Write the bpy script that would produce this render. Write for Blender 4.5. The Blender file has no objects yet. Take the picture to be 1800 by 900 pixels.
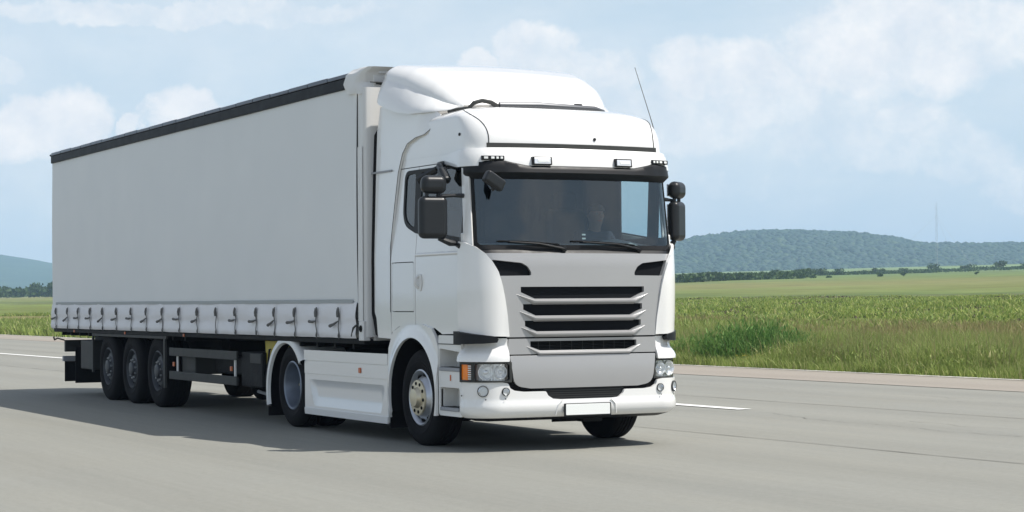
import bpy, bmesh, math, random
import numpy as np
from mathutils import Vector, Matrix
from mathutils.geometry import delaunay_2d_cdt
from mathutils import noise as mnoise
random.seed(7); rng = np.random.default_rng(7)
S = bpy.context.scene
PI = math.pi

# ------------------------------------------------------------------ camera
cam_pos = Vector((18.1189, -10.0374, 1.5166))
r_ = Vector((0.45207722, 0.8919476, -0.00746129)); u_ = Vector((0.02276925, -0.00317748, 0.9997357)); f_ = Vector((-0.89168814, 0.45212762, 0.02174545))
cd = bpy.data.cameras.new('camera'); cam = bpy.data.objects.new('camera', cd); S.collection.objects.link(cam)
cd.sensor_width = 36; cd.lens = 3586.54 / 1800 * 36; cd.clip_start = .3; cd.clip_end = 40000
M3 = Matrix((r_, u_, -f_)).transposed()
cam.matrix_world = Matrix.Translation(cam_pos) @ M3.to_4x4()
S.camera = cam
S.render.resolution_x, S.render.resolution_y = 1024, 512

# ------------------------------------------------------------------ light
sun_dir = Vector((.42, .45, 1.0)).normalized()
SUN_EL = math.asin(sun_dir.z); SUN_ROT = math.atan2(sun_dir.x, sun_dir.y)
sd = bpy.data.lights.new('sun', 'SUN'); sd.energy = 5.0; sd.angle = math.radians(.55); sd.color = (1, .955, .89)
so = bpy.data.objects.new('sun', sd); S.collection.objects.link(so)
so.rotation_euler = sun_dir.to_track_quat('Z', 'Y').to_euler(); so.location = (0, 0, 60)

S.view_settings.view_transform = 'Standard'; S.view_settings.look = 'None'; S.view_settings.gamma = 1
S.view_settings.exposure = 0.14
S.cycles.max_bounces = 8; S.cycles.transparent_max_bounces = 12; S.cycles.volume_bounces = 2
S.cycles.use_denoising = True; S.cycles.sample_clamp_indirect = 6

# ------------------------------------------------------------------ world: daylight sky with clouds
W = bpy.data.worlds.new('World'); S.world = W; W.use_nodes = True
nt = W.node_tree; N = nt.nodes; Lk = nt.links; N.clear()
def nd(tree, typ, **kw):
    n = tree.nodes.new(typ)
    for k, v in kw.items(): setattr(n, k, v)
    return n
def math_n(tree, op, a, b=None, c=None, clamp=False):
    n = tree.nodes.new('ShaderNodeMath'); n.operation = op; n.use_clamp = clamp
    for i, v in enumerate((a, b, c)):
        if v is None: continue
        if isinstance(v, (int, float)): n.inputs[i].default_value = v
        else: tree.links.new(v, n.inputs[i])
    return n.outputs[0]
out = nd(nt, 'ShaderNodeOutputWorld'); bg = nd(nt, 'ShaderNodeBackground'); bg.inputs[1].default_value = .1
Lk.new(bg.outputs[0], out.inputs[0])
sky = nd(nt, 'ShaderNodeTexSky', sky_type='NISHITA'); sky.sun_disc = False; sky.sun_elevation = SUN_EL; sky.sun_rotation = SUN_ROT
sky.air_density = 1.0; sky.dust_density = 1.6; sky.ozone_density = 1.2
tc = nd(nt, 'ShaderNodeTexCoord')
sep = nd(nt, 'ShaderNodeSeparateXYZ'); Lk.new(tc.outputs['Generated'], sep.inputs[0])
el = math_n(nt, 'ARCSINE', sep.outputs[2])
az = math_n(nt, 'ARCTAN2', sep.outputs[1], sep.outputs[0])
cv = nd(nt, 'ShaderNodeCombineXYZ'); Lk.new(az, cv.inputs[0]); Lk.new(el, cv.inputs[1])
def noise_n(tree, vec, scale, detail=5, rough=.55, dist=0.0, dim='3D'):
    n = nd(tree, 'ShaderNodeTexNoise', noise_dimensions=dim); n.inputs['Scale'].default_value = scale; n.inputs['Detail'].default_value = detail
    n.inputs['Roughness'].default_value = rough; n.inputs['Distortion'].default_value = dist
    if vec is not None: tree.links.new(vec, n.inputs['Vector'])
    return n
# warp of the (azimuth, elevation) coordinates that gives cloud edges their billows
wn = noise_n(nt, cv.outputs[0], 26, 6, .6); wn2 = noise_n(nt, cv.outputs[0], 90, 4, .6)
sw = nd(nt, 'ShaderNodeSeparateColor'); Lk.new(wn.outputs['Color'], sw.inputs[0])
sw2 = nd(nt, 'ShaderNodeSeparateColor'); Lk.new(wn2.outputs['Color'], sw2.inputs[0])
def warp(base, ch, amp, amp2):
    a = math_n(nt, 'MULTIPLY_ADD', sw.outputs[ch], amp, -amp / 2); b = math_n(nt, 'MULTIPLY_ADD', sw2.outputs[ch], amp2, -amp2 / 2)
    return math_n(nt, 'ADD', math_n(nt, 'ADD', base, a), b)
azw = warp(az, 0, .045, .010); elw = warp(el, 1, .026, .008)
yaw0 = math.atan2(f_.y, f_.x)
def px2ae(px, py):
    d = (f_ * 3586.54 + r_ * (px - 900) - u_ * (py - 450)).normalized()
    return math.atan2(d.y, d.x), math.asin(d.z)
# cumulus banks: centre direction, half widths (radians), weight
banks = []
for px, py, rx, ry, wgt in [(40, 235, 95, 55, .8), (125, 215, 60, 55, .8), (225, 228, 26, 26, .7), (325, 205, 75, 42, .8), (840, 110, 42, 26, .75), (930, 75, 75, 45, .6),
                            (980, 125, 160, 50, .6), (1270, 120, 130, 60, .7), (1350, 170, 130, 60, .6), (1560, 80, 190, 100, .7), (1740, 60, 130, 70, .6), (1120, 210, 300, 80, .55),
                            (1500, 230, 200, 80, .5), (1690, 270, 90, 60, .45), (1780, 330, 70, 50, .5), (1590, 210, 60, 25, .6), (300, 20, 420, 26, .5), (0, 130, 50, 30, .45), (1250, 330, 180, 26, .35), (560, 250, 330, 60, .4)]:
    a, e = px2ae(px, py); banks.append((a, e, rx / 3586.5, ry / 3586.5, wgt))
banks += [(.42, .13, .10, .05, .9), (.60, .10, .12, .04, .8), (.30, .20, .12, .05, .9), (.75, .20, .2, .06, .8), (.1, .12, .15, .05, .8)]      # cloud ahead of the truck, out of frame
tot = None
for a, e, ra, re, wgt in banks:
    da = math_n(nt, 'MULTIPLY_ADD', azw, 1 / ra, -a / ra); de = math_n(nt, 'MULTIPLY_ADD', elw, 1 / re, -e / re)
    d2 = math_n(nt, 'ADD', math_n(nt, 'MULTIPLY', da, da), math_n(nt, 'MULTIPLY', de, de))
    m = math_n(nt, 'MULTIPLY_ADD', d2, -.95, 1.55, clamp=True)
    m = math_n(nt, 'MULTIPLY', m, wgt)
    tot = m if tot is None else math_n(nt, 'MAXIMUM', tot, m)
# wisps and holes in the banks, soft edges
wis = noise_n(nt, cv.outputs[0], 55, 9, .68)
tot = math_n(nt, 'MULTIPLY_ADD', wis.outputs[0], .9, math_n(nt, 'MULTIPLY_ADD', tot, 1.25, -.55), clamp=True)
ss = nd(nt, 'ShaderNodeMapRange', interpolation_type='SMOOTHSTEP'); Lk.new(tot, ss.inputs[0]); tot = math_n(nt, 'MULTIPLY', ss.outputs[0], .92)
# broken cloud over the whole sky
sc3 = nd(nt, 'ShaderNodeVectorMath', operation='MULTIPLY'); sc3.inputs[1].default_value = (1, 1, 2.6); Lk.new(tc.outputs['Generated'], sc3.inputs[0])
big = noise_n(nt, sc3.outputs[0], 2.3, 8, .6, .3)
bigm = math_n(nt, 'MULTIPLY_ADD', big.outputs[0], 6.0, -3.2, clamp=True)
low = math_n(nt, 'MULTIPLY_ADD', el, 5.0, -.9, clamp=True)      # open sky cloud starts above the framed clouds
bigm = math_n(nt, 'MULTIPLY', math_n(nt, 'MULTIPLY', bigm, low), .8)
soft = noise_n(nt, sc3.outputs[0], 9, 6, .6, .2)
softm = math_n(nt, 'MULTIPLY_ADD', soft.outputs[0], .9, -.22, clamp=True)
mask = math_n(nt, 'MAXIMUM', math_n(nt, 'MAXIMUM', tot, bigm), softm)
# cloud brightness: mottled
mot = noise_n(nt, cv.outputs[0], 34, 6, .6)
cb = nd(nt, 'ShaderNodeMix', data_type='RGBA'); Lk.new(math_n(nt, 'MULTIPLY_ADD', mot.outputs[0], 2.2, -.62, clamp=True), cb.inputs[0])
cb.inputs[6].default_value = (7.2, 7.65, 8.3, 1); cb.inputs[7].default_value = (10.4, 10.0, 9.7, 1)
tint = nd(nt, 'ShaderNodeMix', data_type='RGBA'); Lk.new(math_n(nt, 'MINIMUM', math_n(nt, 'MAXIMUM', math_n(nt, 'MULTIPLY_ADD', el, -2.6, 1.26), .08), .93), tint.inputs[0])
Lk.new(sky.outputs[0], tint.inputs[6]); tint.inputs[7].default_value = (5.75, 7.05, 8.15, 1)   # thin high veil over the blue
mx = nd(nt, 'ShaderNodeMix', data_type='RGBA'); Lk.new(mask, mx.inputs[0]); Lk.new(tint.outputs[2], mx.inputs[6]); Lk.new(cb.outputs[2], mx.inputs[7])
Lk.new(mx.outputs[2], bg.inputs[0])

# ------------------------------------------------------------------ materials
def lin(h):
    return tuple((c / 255 / 12.92) if c <= 10 else ((c / 255 + .055) / 1.055) ** 2.4 for c in h)
MATS = {}
def pm(name, col, rough=.5, metal=0, spec=.5, coat=0, var=0, vscale=4, bump=0, bscale=40, trans=0, stretch=None):
    m = bpy.data.materials.new(name); m.use_nodes = True; t = m.node_tree; b = t.nodes['Principled BSDF']
    b.inputs['Base Color'].default_value = (*col, 1); b.inputs['Roughness'].default_value = rough; b.inputs['Metallic'].default_value = metal
    b.inputs['Specular IOR Level'].default_value = spec; b.inputs['Coat Weight'].default_value = coat; b.inputs['Coat Roughness'].default_value = .06
    co = nd(t, 'ShaderNodeTexCoord'); vec = co.outputs['Object']
    if stretch:
        mp = nd(t, 'ShaderNodeMapping'); mp.inputs['Scale'].default_value = stretch; t.links.new(vec, mp.inputs[0]); vec = mp.outputs[0]
    if var:
        n = noise_n(t, vec, vscale, 6, .6); mi = nd(t, 'ShaderNodeMix', data_type='RGBA'); t.links.new(n.outputs[0], mi.inputs[0])
        mi.inputs[6].default_value = (*[c * (1 - var) for c in col], 1); mi.inputs[7].default_value = (*[min(1, c * (1 + var)) for c in col], 1)
        t.links.new(mi.outputs[2], b.inputs['Base Color'])
        rr = math_n(t, 'MULTIPLY_ADD', n.outputs[0], min(.25, var * 2), rough - min(.12, var)); t.links.new(rr, b.inputs['Roughness'])
    if bump:
        n = noise_n(t, vec, bscale, 5, .6); bp = nd(t, 'ShaderNodeBump'); bp.inputs['Strength'].default_value = bump; bp.inputs['Distance'].default_value = .02
        t.links.new(n.outputs[0], bp.inputs['Height']); t.links.new(bp.outputs[0], b.inputs['Normal'])
    MATS[name] = m; return m
pm('white_paint', (.79, .79, .775), .3, coat=1.0, var=.015, vscale=1.5)
pm('white_plastic', (.74, .74, .72), .4, coat=.2, var=.05, vscale=5)
pm('silver_paint', (.40, .402, .405), .36, metal=.3, coat=.4, var=.03, vscale=2)
pm('black_plastic', (.010, .011, .0125), .45, spec=0.25, var=.15, vscale=8)
pm('mirror_plastic', (.014, .016, .018), .36, spec=0.3, coat=.15, var=.1, vscale=8)
pm('matt_black', (.010, .010, .011), .8, spec=0.05)
pm('chassis', (.011, .012, .013), .6, spec=0.12, var=.35, vscale=5, bump=.3, bscale=30)
pm('guard_grey', (.045, .047, .045), .55, spec=0.2, var=.15, vscale=6)
pm('rubber', (.010, .010, .011), .75, spec=0.1, var=.3, vscale=9, bump=.2, bscale=60)
pm('alloy', (.50, .52, .55), .35, metal=.85, var=.08, vscale=9)
pm('hub_metal', (.62, .56, .42), .38, metal=.7, var=.2, vscale=20)
pm('dark_rim', (.05, .055, .062), .5, metal=.3, var=.35, vscale=12)
pm('chrome', (.85, .86, .88), .12, metal=1)
pm('amber', (.95, .24, .01), .25, coat=.6)
pm('orange_marker', (.55, .13, .03), .35)
pm('step_grey', (.30, .31, .33), .6, var=.1)
pm('plate_white', (.82, .84, .82), .4)
pm('yellow_paint', (.42, .34, .02), .55, var=.25, vscale=10)
pm('strap', (.14, .14, .135), .7, spec=0.2, var=.3, vscale=15)
pm('dash', (.33, .36, .37), .75, var=.1)
pm('seat_fabric', (.018, .019, .022), .9, spec=0.1)
pm('interior', (.012, .013, .015), .9, spec=0.05)
pm('skin', (.33, .18, .13), .55); pm('shirt', (.03, .035, .05), .85, spec=0.1, var=.15, vscale=14); pm('hair', (.03, .02, .015), .7)
pm('gasket', (.012, .012, .013), .5, spec=0.2)
pm('rail_black', (.008, .009, .011), .5, spec=.12, var=.2, vscale=5)
pm('rail_blue', (.05, .06, .085), .3, metal=.3, var=.2, vscale=3)
pm('stripe_grey', (.36, .385, .385), .6, var=.12, vscale=3)
pm('headboard', (.70, .70, .685), .45, var=.05, vscale=3)
pm('paint_line', (.70, .70, .67), .7, var=.22, vscale=9)
pm('joint_tar', (.11, .105, .09), .85, var=.3, vscale=4)

def tarp_mat():
    m = pm('tarp', (.66, .675, .675), .52, spec=.35); t = m.node_tree; b = t.nodes['Principled BSDF']
    co = nd(t, 'ShaderNodeTexCoord'); mp = nd(t, 'ShaderNodeMapping'); mp.inputs['Scale'].default_value = (.25, 1, .12); t.links.new(co.outputs['Object'], mp.inputs[0])
    n = noise_n(t, mp.outputs[0], 3.0, 4, .5); n2 = noise_n(t, co.outputs['Object'], 1.1, 5, .6)
    cr = nd(t, 'ShaderNodeMix', data_type='RGBA'); t.links.new(n2.outputs[0], cr.inputs[0]); cr.inputs[6].default_value = (.685, .705, .705, 1); cr.inputs[7].default_value = (.77, .78, .77, 1)
    t.links.new(cr.outputs[2], b.inputs['Base Color'])
    bp = nd(t, 'ShaderNodeBump'); bp.inputs['Strength'].default_value = .35; bp.inputs['Distance'].default_value = .05; t.links.new(n.outputs[0], bp.inputs['Height']); t.links.new(bp.outputs[0], b.inputs['Normal'])
tarp_mat()
pm('skirt_tarp', (.74, .735, .745), .5, spec=.35, var=.06, vscale=3, bump=.15, bscale=6, stretch=(1, 1, 3))
def glass_mat(name, tint_c, refl=1.0, rough=.02):
    m = bpy.data.materials.new(name); m.use_nodes = True; t = m.node_tree; t.nodes.clear()
    o = nd(t, 'ShaderNodeOutputMaterial'); tr = nd(t, 'ShaderNodeBsdfTransparent'); tr.inputs[0].default_value = (*tint_c, 1)
    gl = nd(t, 'ShaderNodeBsdfGlossy'); gl.inputs['Roughness'].default_value = rough; gl.inputs['Color'].default_value = (refl, refl, refl, 1)
    ge = nd(t, 'ShaderNodeNewGeometry'); vd = nd(t, 'ShaderNodeVectorMath', operation='DOT_PRODUCT'); t.links.new(ge.outputs['Incoming'], vd.inputs[0]); t.links.new(ge.outputs['Normal'], vd.inputs[1])
    k5 = math_n(t, 'POWER', math_n(t, 'SUBTRACT', 1.0, math_n(t, 'ABSOLUTE', vd.outputs['Value']), clamp=True), 5.0)      # thin pane: same reflectance from both sides
    mi = nd(t, 'ShaderNodeMixShader'); t.links.new(math_n(t, 'MULTIPLY_ADD', k5, .90, .095), mi.inputs[0]); t.links.new(tr.outputs[0], mi.inputs[1]); t.links.new(gl.outputs[0], mi.inputs[2]); t.links.new(mi.outputs[0], o.inputs[0])
    MATS[name] = m
glass_mat('windscreen_glass', (.56, .66, .68)); MATS['windscreen_glass'].node_tree.nodes['Glossy BSDF'].inputs['Color'].default_value = (.78, .90, 1.0, 1); glass_mat('side_glass', (.30, .37, .36)); glass_mat('lens', (.93, .95, .96)); glass_mat('far_glass', (.86, .97, .98))

# ------------------------------------------------------------------ geometry helpers
WPOS = {}
def link(o): S.collection.objects.link(o); return o
def empty(name, loc, label, cat, group=None):
    o = link(bpy.data.objects.new(name, None)); o.location = loc; o.empty_display_size = .3
    o['label'] = label; o['category'] = cat; WPOS[o] = Vector(loc)
    if group: o['group'] = group
    return o
def finish(name, verts, faces, mat, parent=None, smooth=35, bevel=0, seg=2, origin=None, thick=0, off=-1):
    V = np.array(verts, float)
    c = Vector(origin) if origin is not None else Vector(((V.min(0) + V.max(0)) / 2).tolist())
    V = V - np.array(c)
    me = bpy.data.meshes.new(name); me.from_pydata(V.tolist(), [], [tuple(f) for f in faces]); me.validate()
    if smooth:
        me.shade_smooth(); me.set_sharp_from_angle(angle=math.radians(smooth))
    for m in (mat if isinstance(mat, (list, tuple)) else [mat]): me.materials.append(MATS[m] if isinstance(m, str) else m)
    o = link(bpy.data.objects.new(name, me)); WPOS[o] = c
    if parent is not None: o.parent = parent; o.location = c - WPOS[parent]
    else: o.location = c
    if thick: s = o.modifiers.new('solid', 'SOLIDIFY'); s.thickness = thick; s.offset = off
    if thick and not bevel: es = o.modifiers.new('split', 'EDGE_SPLIT'); es.split_angle = math.radians(45)
    if bevel:
        b = o.modifiers.new('bevel', 'BEVEL'); b.width = bevel; b.segments = seg; b.limit_method = 'ANGLE'; b.angle_limit = math.radians(40)
        b.harden_normals = True
    return o
class MB:
    def __init__(s): s.v = []; s.f = []
    def add(s, v, f):
        k = len(s.v); s.v += [tuple(p) for p in v]; s.f += [tuple(i + k for i in q) for q in f]; return s
    def box(s, x0, x1, y0, y1, z0, z1):
        return s.add([(x, y, z) for x in (x0, x1) for y in (y0, y1) for z in (z0, z1)], [(0, 1, 3, 2), (4, 6, 7, 5), (0, 4, 5, 1), (2, 3, 7, 6), (0, 2, 6, 4), (1, 5, 7, 3)])
    def tube(s, pts, r, n=8, cap=True):
        pts = [Vector(p) for p in pts]; rs = r if isinstance(r, (list, tuple)) else [r] * len(pts)
        vs = []; fs = []; up = None
        for i, p in enumerate(pts):
            t = (pts[min(i + 1, len(pts) - 1)] - pts[max(i - 1, 0)]).normalized()
            if up is None: up = t.orthogonal().normalized()
            a = (up - t * up.dot(t)).normalized(); up = a; b = t.cross(a)
            for k in range(n):
                g = 2 * PI * k / n; vs.append(p + (a * math.cos(g) + b * math.sin(g)) * rs[i])
        for i in range(len(pts) - 1):
            for k in range(n): fs.append((i * n + k, i * n + (k + 1) % n, (i + 1) * n + (k + 1) % n, (i + 1) * n + k))
        if cap: fs.append(tuple(range(n - 1, -1, -1))); fs.append(tuple((len(pts) - 1) * n + k for k in range(n)))
        return s.add(vs, fs)
    def lathe(s, prof, cx, cz, sgn=1, n=40, a0=0, a1=2 * PI, axis='y', cy=0):
        # prof: (radius, offset along axis); axis y: circle in x,z ; axis x: circle in y,z
        full = abs(a1 - a0 - 2 * PI) < 1e-6; m = n if full else n + 1; vs = []; fs = []
        for (r, h) in prof:
            for k in range(m):
                g = a0 + (a1 - a0) * k / n
                if axis == 'y': vs.append((cx + r * math.cos(g), h * sgn, cz + r * math.sin(g)))
                else: vs.append((h * sgn, cy + r * math.cos(g), cz + r * math.sin(g)))
        flip = (sgn > 0) == (axis == 'y')
        for i in range(len(prof) - 1):
            for k in range(n):
                q = (i * m + k, i * m + (k + 1) % m, (i + 1) * m + (k + 1) % m, (i + 1) * m + k)
                fs.append(q if not flip else q[::-1])
        return s.add(vs, fs)
    def prism(s, poly, axis, a, b):
        # poly in the two remaining axes (order x,y,z), extruded a..b
        def P(p, h):
            if axis == 'y': return (p[0], h, p[1])
            if axis == 'x': return (h, p[0], p[1])
            return (p[0], p[1], h)
        n = len(poly); ar = sum(poly[i][0] * poly[(i + 1) % n][1] - poly[(i + 1) % n][0] * poly[i][1] for i in range(n))
        if ar < 0: poly = poly[::-1]
        if axis == 'y': poly = poly[::-1]
        vs = [P(p, a) for p in poly] + [P(p, b) for p in poly]
        fs = [tuple(range(n - 1, -1, -1)), tuple(range(n, 2 * n))] + [(i, (i + 1) % n, n + (i + 1) % n, n + i) for i in range(n)]
        return s.add(vs, fs)
    def grid(s, fn, nu, nv, flip=False):
        vs = [fn(i / nu, j / nv) for i in range(nu + 1) for j in range(nv + 1)]
        fs = [(i * (nv + 1) + j, (i + 1) * (nv + 1) + j, (i + 1) * (nv + 1) + j + 1, i * (nv + 1) + j + 1) for i in range(nu) for j in range(nv)]
        if flip: fs = [f[::-1] for f in fs]
        return s.add(vs, fs)
    def build(s, name, mat, parent=None, **k): return finish(name, s.v, s.f, mat, parent, **k)
def inside(p, poly):
    c = False; n = len(poly); j = n - 1
    for i in range(n):
        xi, yi = poly[i]; xj, yj = poly[j]
        if (yi > p[1]) != (yj > p[1]) and p[0] < (xj - xi) * (p[1] - yi) / (yj - yi) + xi: c = not c
        j = i
    return c
def resample(poly, res):
    o = []
    for i, a in enumerate(poly):
        b = poly[(i + 1) % len(poly)]; d = math.hypot(b[0] - a[0], b[1] - a[1]); k = max(1, int(round(d / res)))
        o += [(a[0] + (b[0] - a[0]) * t / k, a[1] + (b[1] - a[1]) * t / k) for t in range(k)]
    return o
def rounded(poly, r, n=5):
    o = []; m = len(poly); rr = r if isinstance(r, (list, tuple)) else [r] * m
    for i in range(m):
        p = Vector(poly[i]); a = Vector(poly[i - 1]) - p; b = Vector(poly[(i + 1) % m]) - p
        if rr[i] <= 0: o.append(tuple(p)); continue
        ang = a.angle(b)
        if ang > 3.0: o.append(tuple(p)); continue
        d = min(rr[i] / math.tan(ang / 2), a.length * .49, b.length * .49)
        A = p + a.normalized() * d; B = p + b.normalized() * d
        for k in range(n + 1):
            t = k / n; o.append(tuple(A * (1 - t) ** 2 + p * 2 * t * (1 - t) + B * t ** 2))
    return o
def panel(name, outer, holes, fn, mat, parent, res=.06, thick=.02, smooth=40, flip=False, **k):
    """sheet cut to a 2D outline with holes and laid on the surface fn(a, b)"""
    outer = resample(outer, res); holes = [resample(h, res) for h in holes]
    P = []; E = []
    for loop in [outer] + holes:
        b = len(P); P += loop; E += [(b + i, b + (i + 1) % len(loop)) for i in range(len(loop))]
    xs = [p[0] for p in outer]; ys = [p[1] for p in outer]
    loops = [outer] + holes; pts = np.array(P)
    nx = max(1, int((max(xs) - min(xs)) / res)); ny = max(1, int((max(ys) - min(ys)) / res))
    for i in range(1, nx):
        for j in range(1, ny):
            q = (min(xs) + (max(xs) - min(xs)) * i / nx, min(ys) + (max(ys) - min(ys)) * j / ny)
            if inside(q, outer) and not any(inside(q, h) for h in holes) and np.min(np.hypot(pts[:, 0] - q[0], pts[:, 1] - q[1])) > res * .45: P.append(q)
    v, e, f, *_ = delaunay_2d_cdt([Vector(p) for p in P], E, [], 0, 1e-5)
    F = []
    for t in f:
        A_, B_, C_ = (v[i] for i in t)
        if abs((B_ - A_).cross(C_ - A_)) < 4e-6: continue
        c = (sum(v[i][0] for i in t) / 3, sum(v[i][1] for i in t) / 3)
        if inside(c, outer) and not any(inside(c, h) for h in holes): F.append(tuple(t) if not flip else tuple(t[::-1]))
    V = [fn(p[0], p[1]) for p in v]
    return finish(name, V, F, mat, parent, smooth=smooth, thick=thick, **k)
def lerp_tab(t, x):
    return float(np.interp(x, [a for a, _ in t], [b for _, b in t]))
def mirror_y(poly): return [(-a, b) for a, b in poly][::-1]

# ================================================================== SETTING
EDGE0, EDGEK = 15.2, .0245                       # far edge of the tarmac: y = EDGE0 + EDGEK * x
def edge_y(x): return EDGE0 + EDGEK * x
HT = [(-1e5, 0), (0, 0), (5, .02), (11, .09), (28, .36), (60, .98), (94, 1.74), (182, 3.9), (465, 10.2), (640, 14.2), (880, 22.5), (1500, 34), (4000, 45), (1e5, 45)]
HN = np.array([a for a, _ in HT], float); HH = np.array([b for _, b in HT], float)
def ground_h(x, y):
    n = y - (EDGE0 + EDGEK * x)
    h = np.interp(n, HN, HH)
    return h
def field_h(x, y):
    n = y - (EDGE0 + EDGEK * x)
    amp = np.clip(n / 12, 0, 1) * .05 + np.clip(n / 300, 0, 1) * .35
    return ground_h(x, y) + amp * (np.sin(x * .11 + y * .05) * .5 + np.sin(x * .031 - y * .043 + 1.3) + .4 * np.sin(x * .27 + y * .31)) * .6

def leaf_mat(name, c1, c2, c3=None, transl=.35):
    m = bpy.data.materials.new(name); m.use_nodes = True; t = m.node_tree; b = t.nodes['Principled BSDF']; o = t.nodes['Material Output']
    g = nd(t, 'ShaderNodeNewGeometry'); cr = nd(t, 'ShaderNodeValToRGB'); t.links.new(g.outputs['Random Per Island'], cr.inputs[0])
    cr.color_ramp.elements[0].color = (*c1, 1); cr.color_ramp.elements[1].color = (*c2, 1)
    if c3: e = cr.color_ramp.elements.new(.8); e.color = (*c2, 1); cr.color_ramp.elements[2].color = (*c3, 1)
    co = nd(t, 'ShaderNodeTexCoord'); n = noise_n(t, co.outputs['Object'], .35, 4, .6)
    hs = nd(t, 'ShaderNodeHueSaturation'); t.links.new(cr.outputs[0], hs.inputs['Color'])
    t.links.new(math_n(t, 'MULTIPLY_ADD', n.outputs[0], .9, .55), hs.inputs['Value'])
    t.links.new(hs.outputs[0], b.inputs['Base Color']); b.inputs['Roughness'].default_value = .6; b.inputs['Specular IOR Level'].default_value = .25
    tl = nd(t, 'ShaderNodeBsdfTranslucent'); t.links.new(hs.outputs[0], tl.inputs[0]); mi = nd(t, 'ShaderNodeMixShader'); mi.inputs[0].default_value = transl
    t.links.new(b.outputs[0], mi.inputs[1]); t.links.new(tl.outputs[0], mi.inputs[2]); t.links.new(mi.outputs[0], o.inputs[0]); MATS[name] = m
leaf_mat('grass_blades', (.17, .24, .05), (.32, .39, .11), (.46, .42, .21))
leaf_mat('dry_grass', (.23, .24, .085), (.32, .26, .13), (.18, .24, .07))
leaf_mat('crop_leaves', (.12, .20, .04), (.32, .38, .09), (.42, .40, .17))
leaf_mat('clod', (.05, .038, .026), (.11, .085, .055), (.15, .12, .07), 0)
leaf_mat('weed_leaves', (.06, .15, .03), (.14, .27, .06), (.23, .36, .10))
leaf_mat('tree_leaves', (.030, .065, .022), (.065, .115, .036), (.09, .14, .05), .25)
leaf_mat('hill_leaves', (.012, .038, .026), (.026, .062, .036), (.055, .095, .045), .15)
pm('bark', (.07, .055, .04), .9); pm('yellow_petals', (.62, .47, .02), .6); pm('white_petals', (.75, .75, .7), .6)
pm('lamp_silver', (.86, .87, .89), .22, metal=.55, coat=.3)
pm('bar_metal', (.09, .095, .105), .4, metal=.4)
pm('drive_rim_shaded', (.22, .25, .30), .38, metal=.6, var=.15, vscale=9)  # alloy made darker and bluer, shading of the deep rim put into the colour
pm('mast_metal', (.35, .33, .33), .5, metal=.4)

def terrain_mat():
    m = bpy.data.materials.new('field_ground'); m.use_nodes = True; t = m.node_tree; b = t.nodes['Principled BSDF']; b.inputs['Roughness'].default_value = .95; b.inputs['Specular IOR Level'].default_value = .1
    co = nd(t, 'ShaderNodeNewGeometry'); sp = nd(t, 'ShaderNodeSeparateXYZ'); t.links.new(co.outputs['Position'], sp.inputs[0])
    n = math_n(t, 'SUBTRACT', math_n(t, 'MULTIPLY_ADD', sp.outputs[0], -EDGEK, sp.outputs[1]), EDGE0)
    w1 = noise_n(t, co.outputs['Position'], .05, 5, .6); w = math_n(t, 'MULTIPLY', math_n(t, 'SUBTRACT', w1.outputs[0], .5), math_n(t, 'MULTIPLY', n, .55))
    nw = math_n(t, 'ADD', n, w)
    lg = math_n(t, 'DIVIDE', math_n(t, 'LOGARITHM', math_n(t, 'MAXIMUM', nw, 1.0), 10.0), 3.4, clamp=True)     # 0..2500 m on a log scale
    cr = nd(t, 'ShaderNodeValToRGB'); t.links.new(lg, cr.inputs[0]); R = cr.color_ramp
    def at(mtr): return math.log10(mtr) / 3.4
    stops = [(1.2, (.07, .09, .03)), (8, (.11, .13, .04)), (12, (.17, .15, .062)), (26, (.17, .155, .06)), (30, (.13, .17, .04)), (86, (.155, .20, .05)), (93, (.10, .12, .05)), (100, (.10, .145, .045)), (115, (.15, .185, .062)),
             (180, (.18, .185, .075)), (300, (.135, .18, .062)), (430, (.12, .17, .062)), (600, (.15, .22, .09)), (900, (.17, .24, .11)), (1500, (.08, .12, .05))]
    R.elements[0].position = 0; R.elements[0].color = (.07, .09, .03, 1); R.elements[1].position = 1; R.elements[1].color = (.05, .08, .035, 1)
    for s, c in stops: e = R.elements.new(at(s)); e.color = (*c, 1)
    # soil showing between the rough crop plants
    a = noise_n(t, co.outputs['Position'], .9, 6, .7); soil = math_n(t, 'MULTIPLY_ADD', a.outputs[0], 5, -2.4, clamp=True)
    inb = math_n(t, 'MULTIPLY', math_n(t, 'GREATER_THAN', nw, 26.0), math_n(t, 'LESS_THAN', nw, 96.0))
    mi = nd(t, 'ShaderNodeMix', data_type='RGBA'); t.links.new(math_n(t, 'MULTIPLY', math_n(t, 'MULTIPLY', soil, inb), .8), mi.inputs[0]); t.links.new(cr.outputs[0], mi.inputs[6]); mi.inputs[7].default_value = (.075, .058, .038, 1)
    # mottling
    mp = nd(t, 'ShaderNodeMapping'); mp.inputs['Scale'].default_value = (.35, 1.2, 1); t.links.new(co.outputs['Position'], mp.inputs[0])
    v = noise_n(t, mp.outputs[0], .22, 8, .72); v2 = noise_n(t, co.outputs['Position'], .02, 5, .6)
    hs = nd(t, 'ShaderNodeHueSaturation'); t.links.new(mi.outputs[2], hs.inputs['Color'])
    t.links.new(math_n(t, 'ADD', math_n(t, 'MULTIPLY_ADD', v.outputs[0], 1.1, .02), math_n(t, 'MULTIPLY', v2.outputs[0], .78)), hs.inputs['Value'])
    t.links.new(math_n(t, 'MULTIPLY_ADD', v2.outputs[0], .08, .455), hs.inputs['Hue'])
    t.links.new(hs.outputs[0], b.inputs['Base Color']); MATS['field_ground'] = m
terrain_mat()

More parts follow.
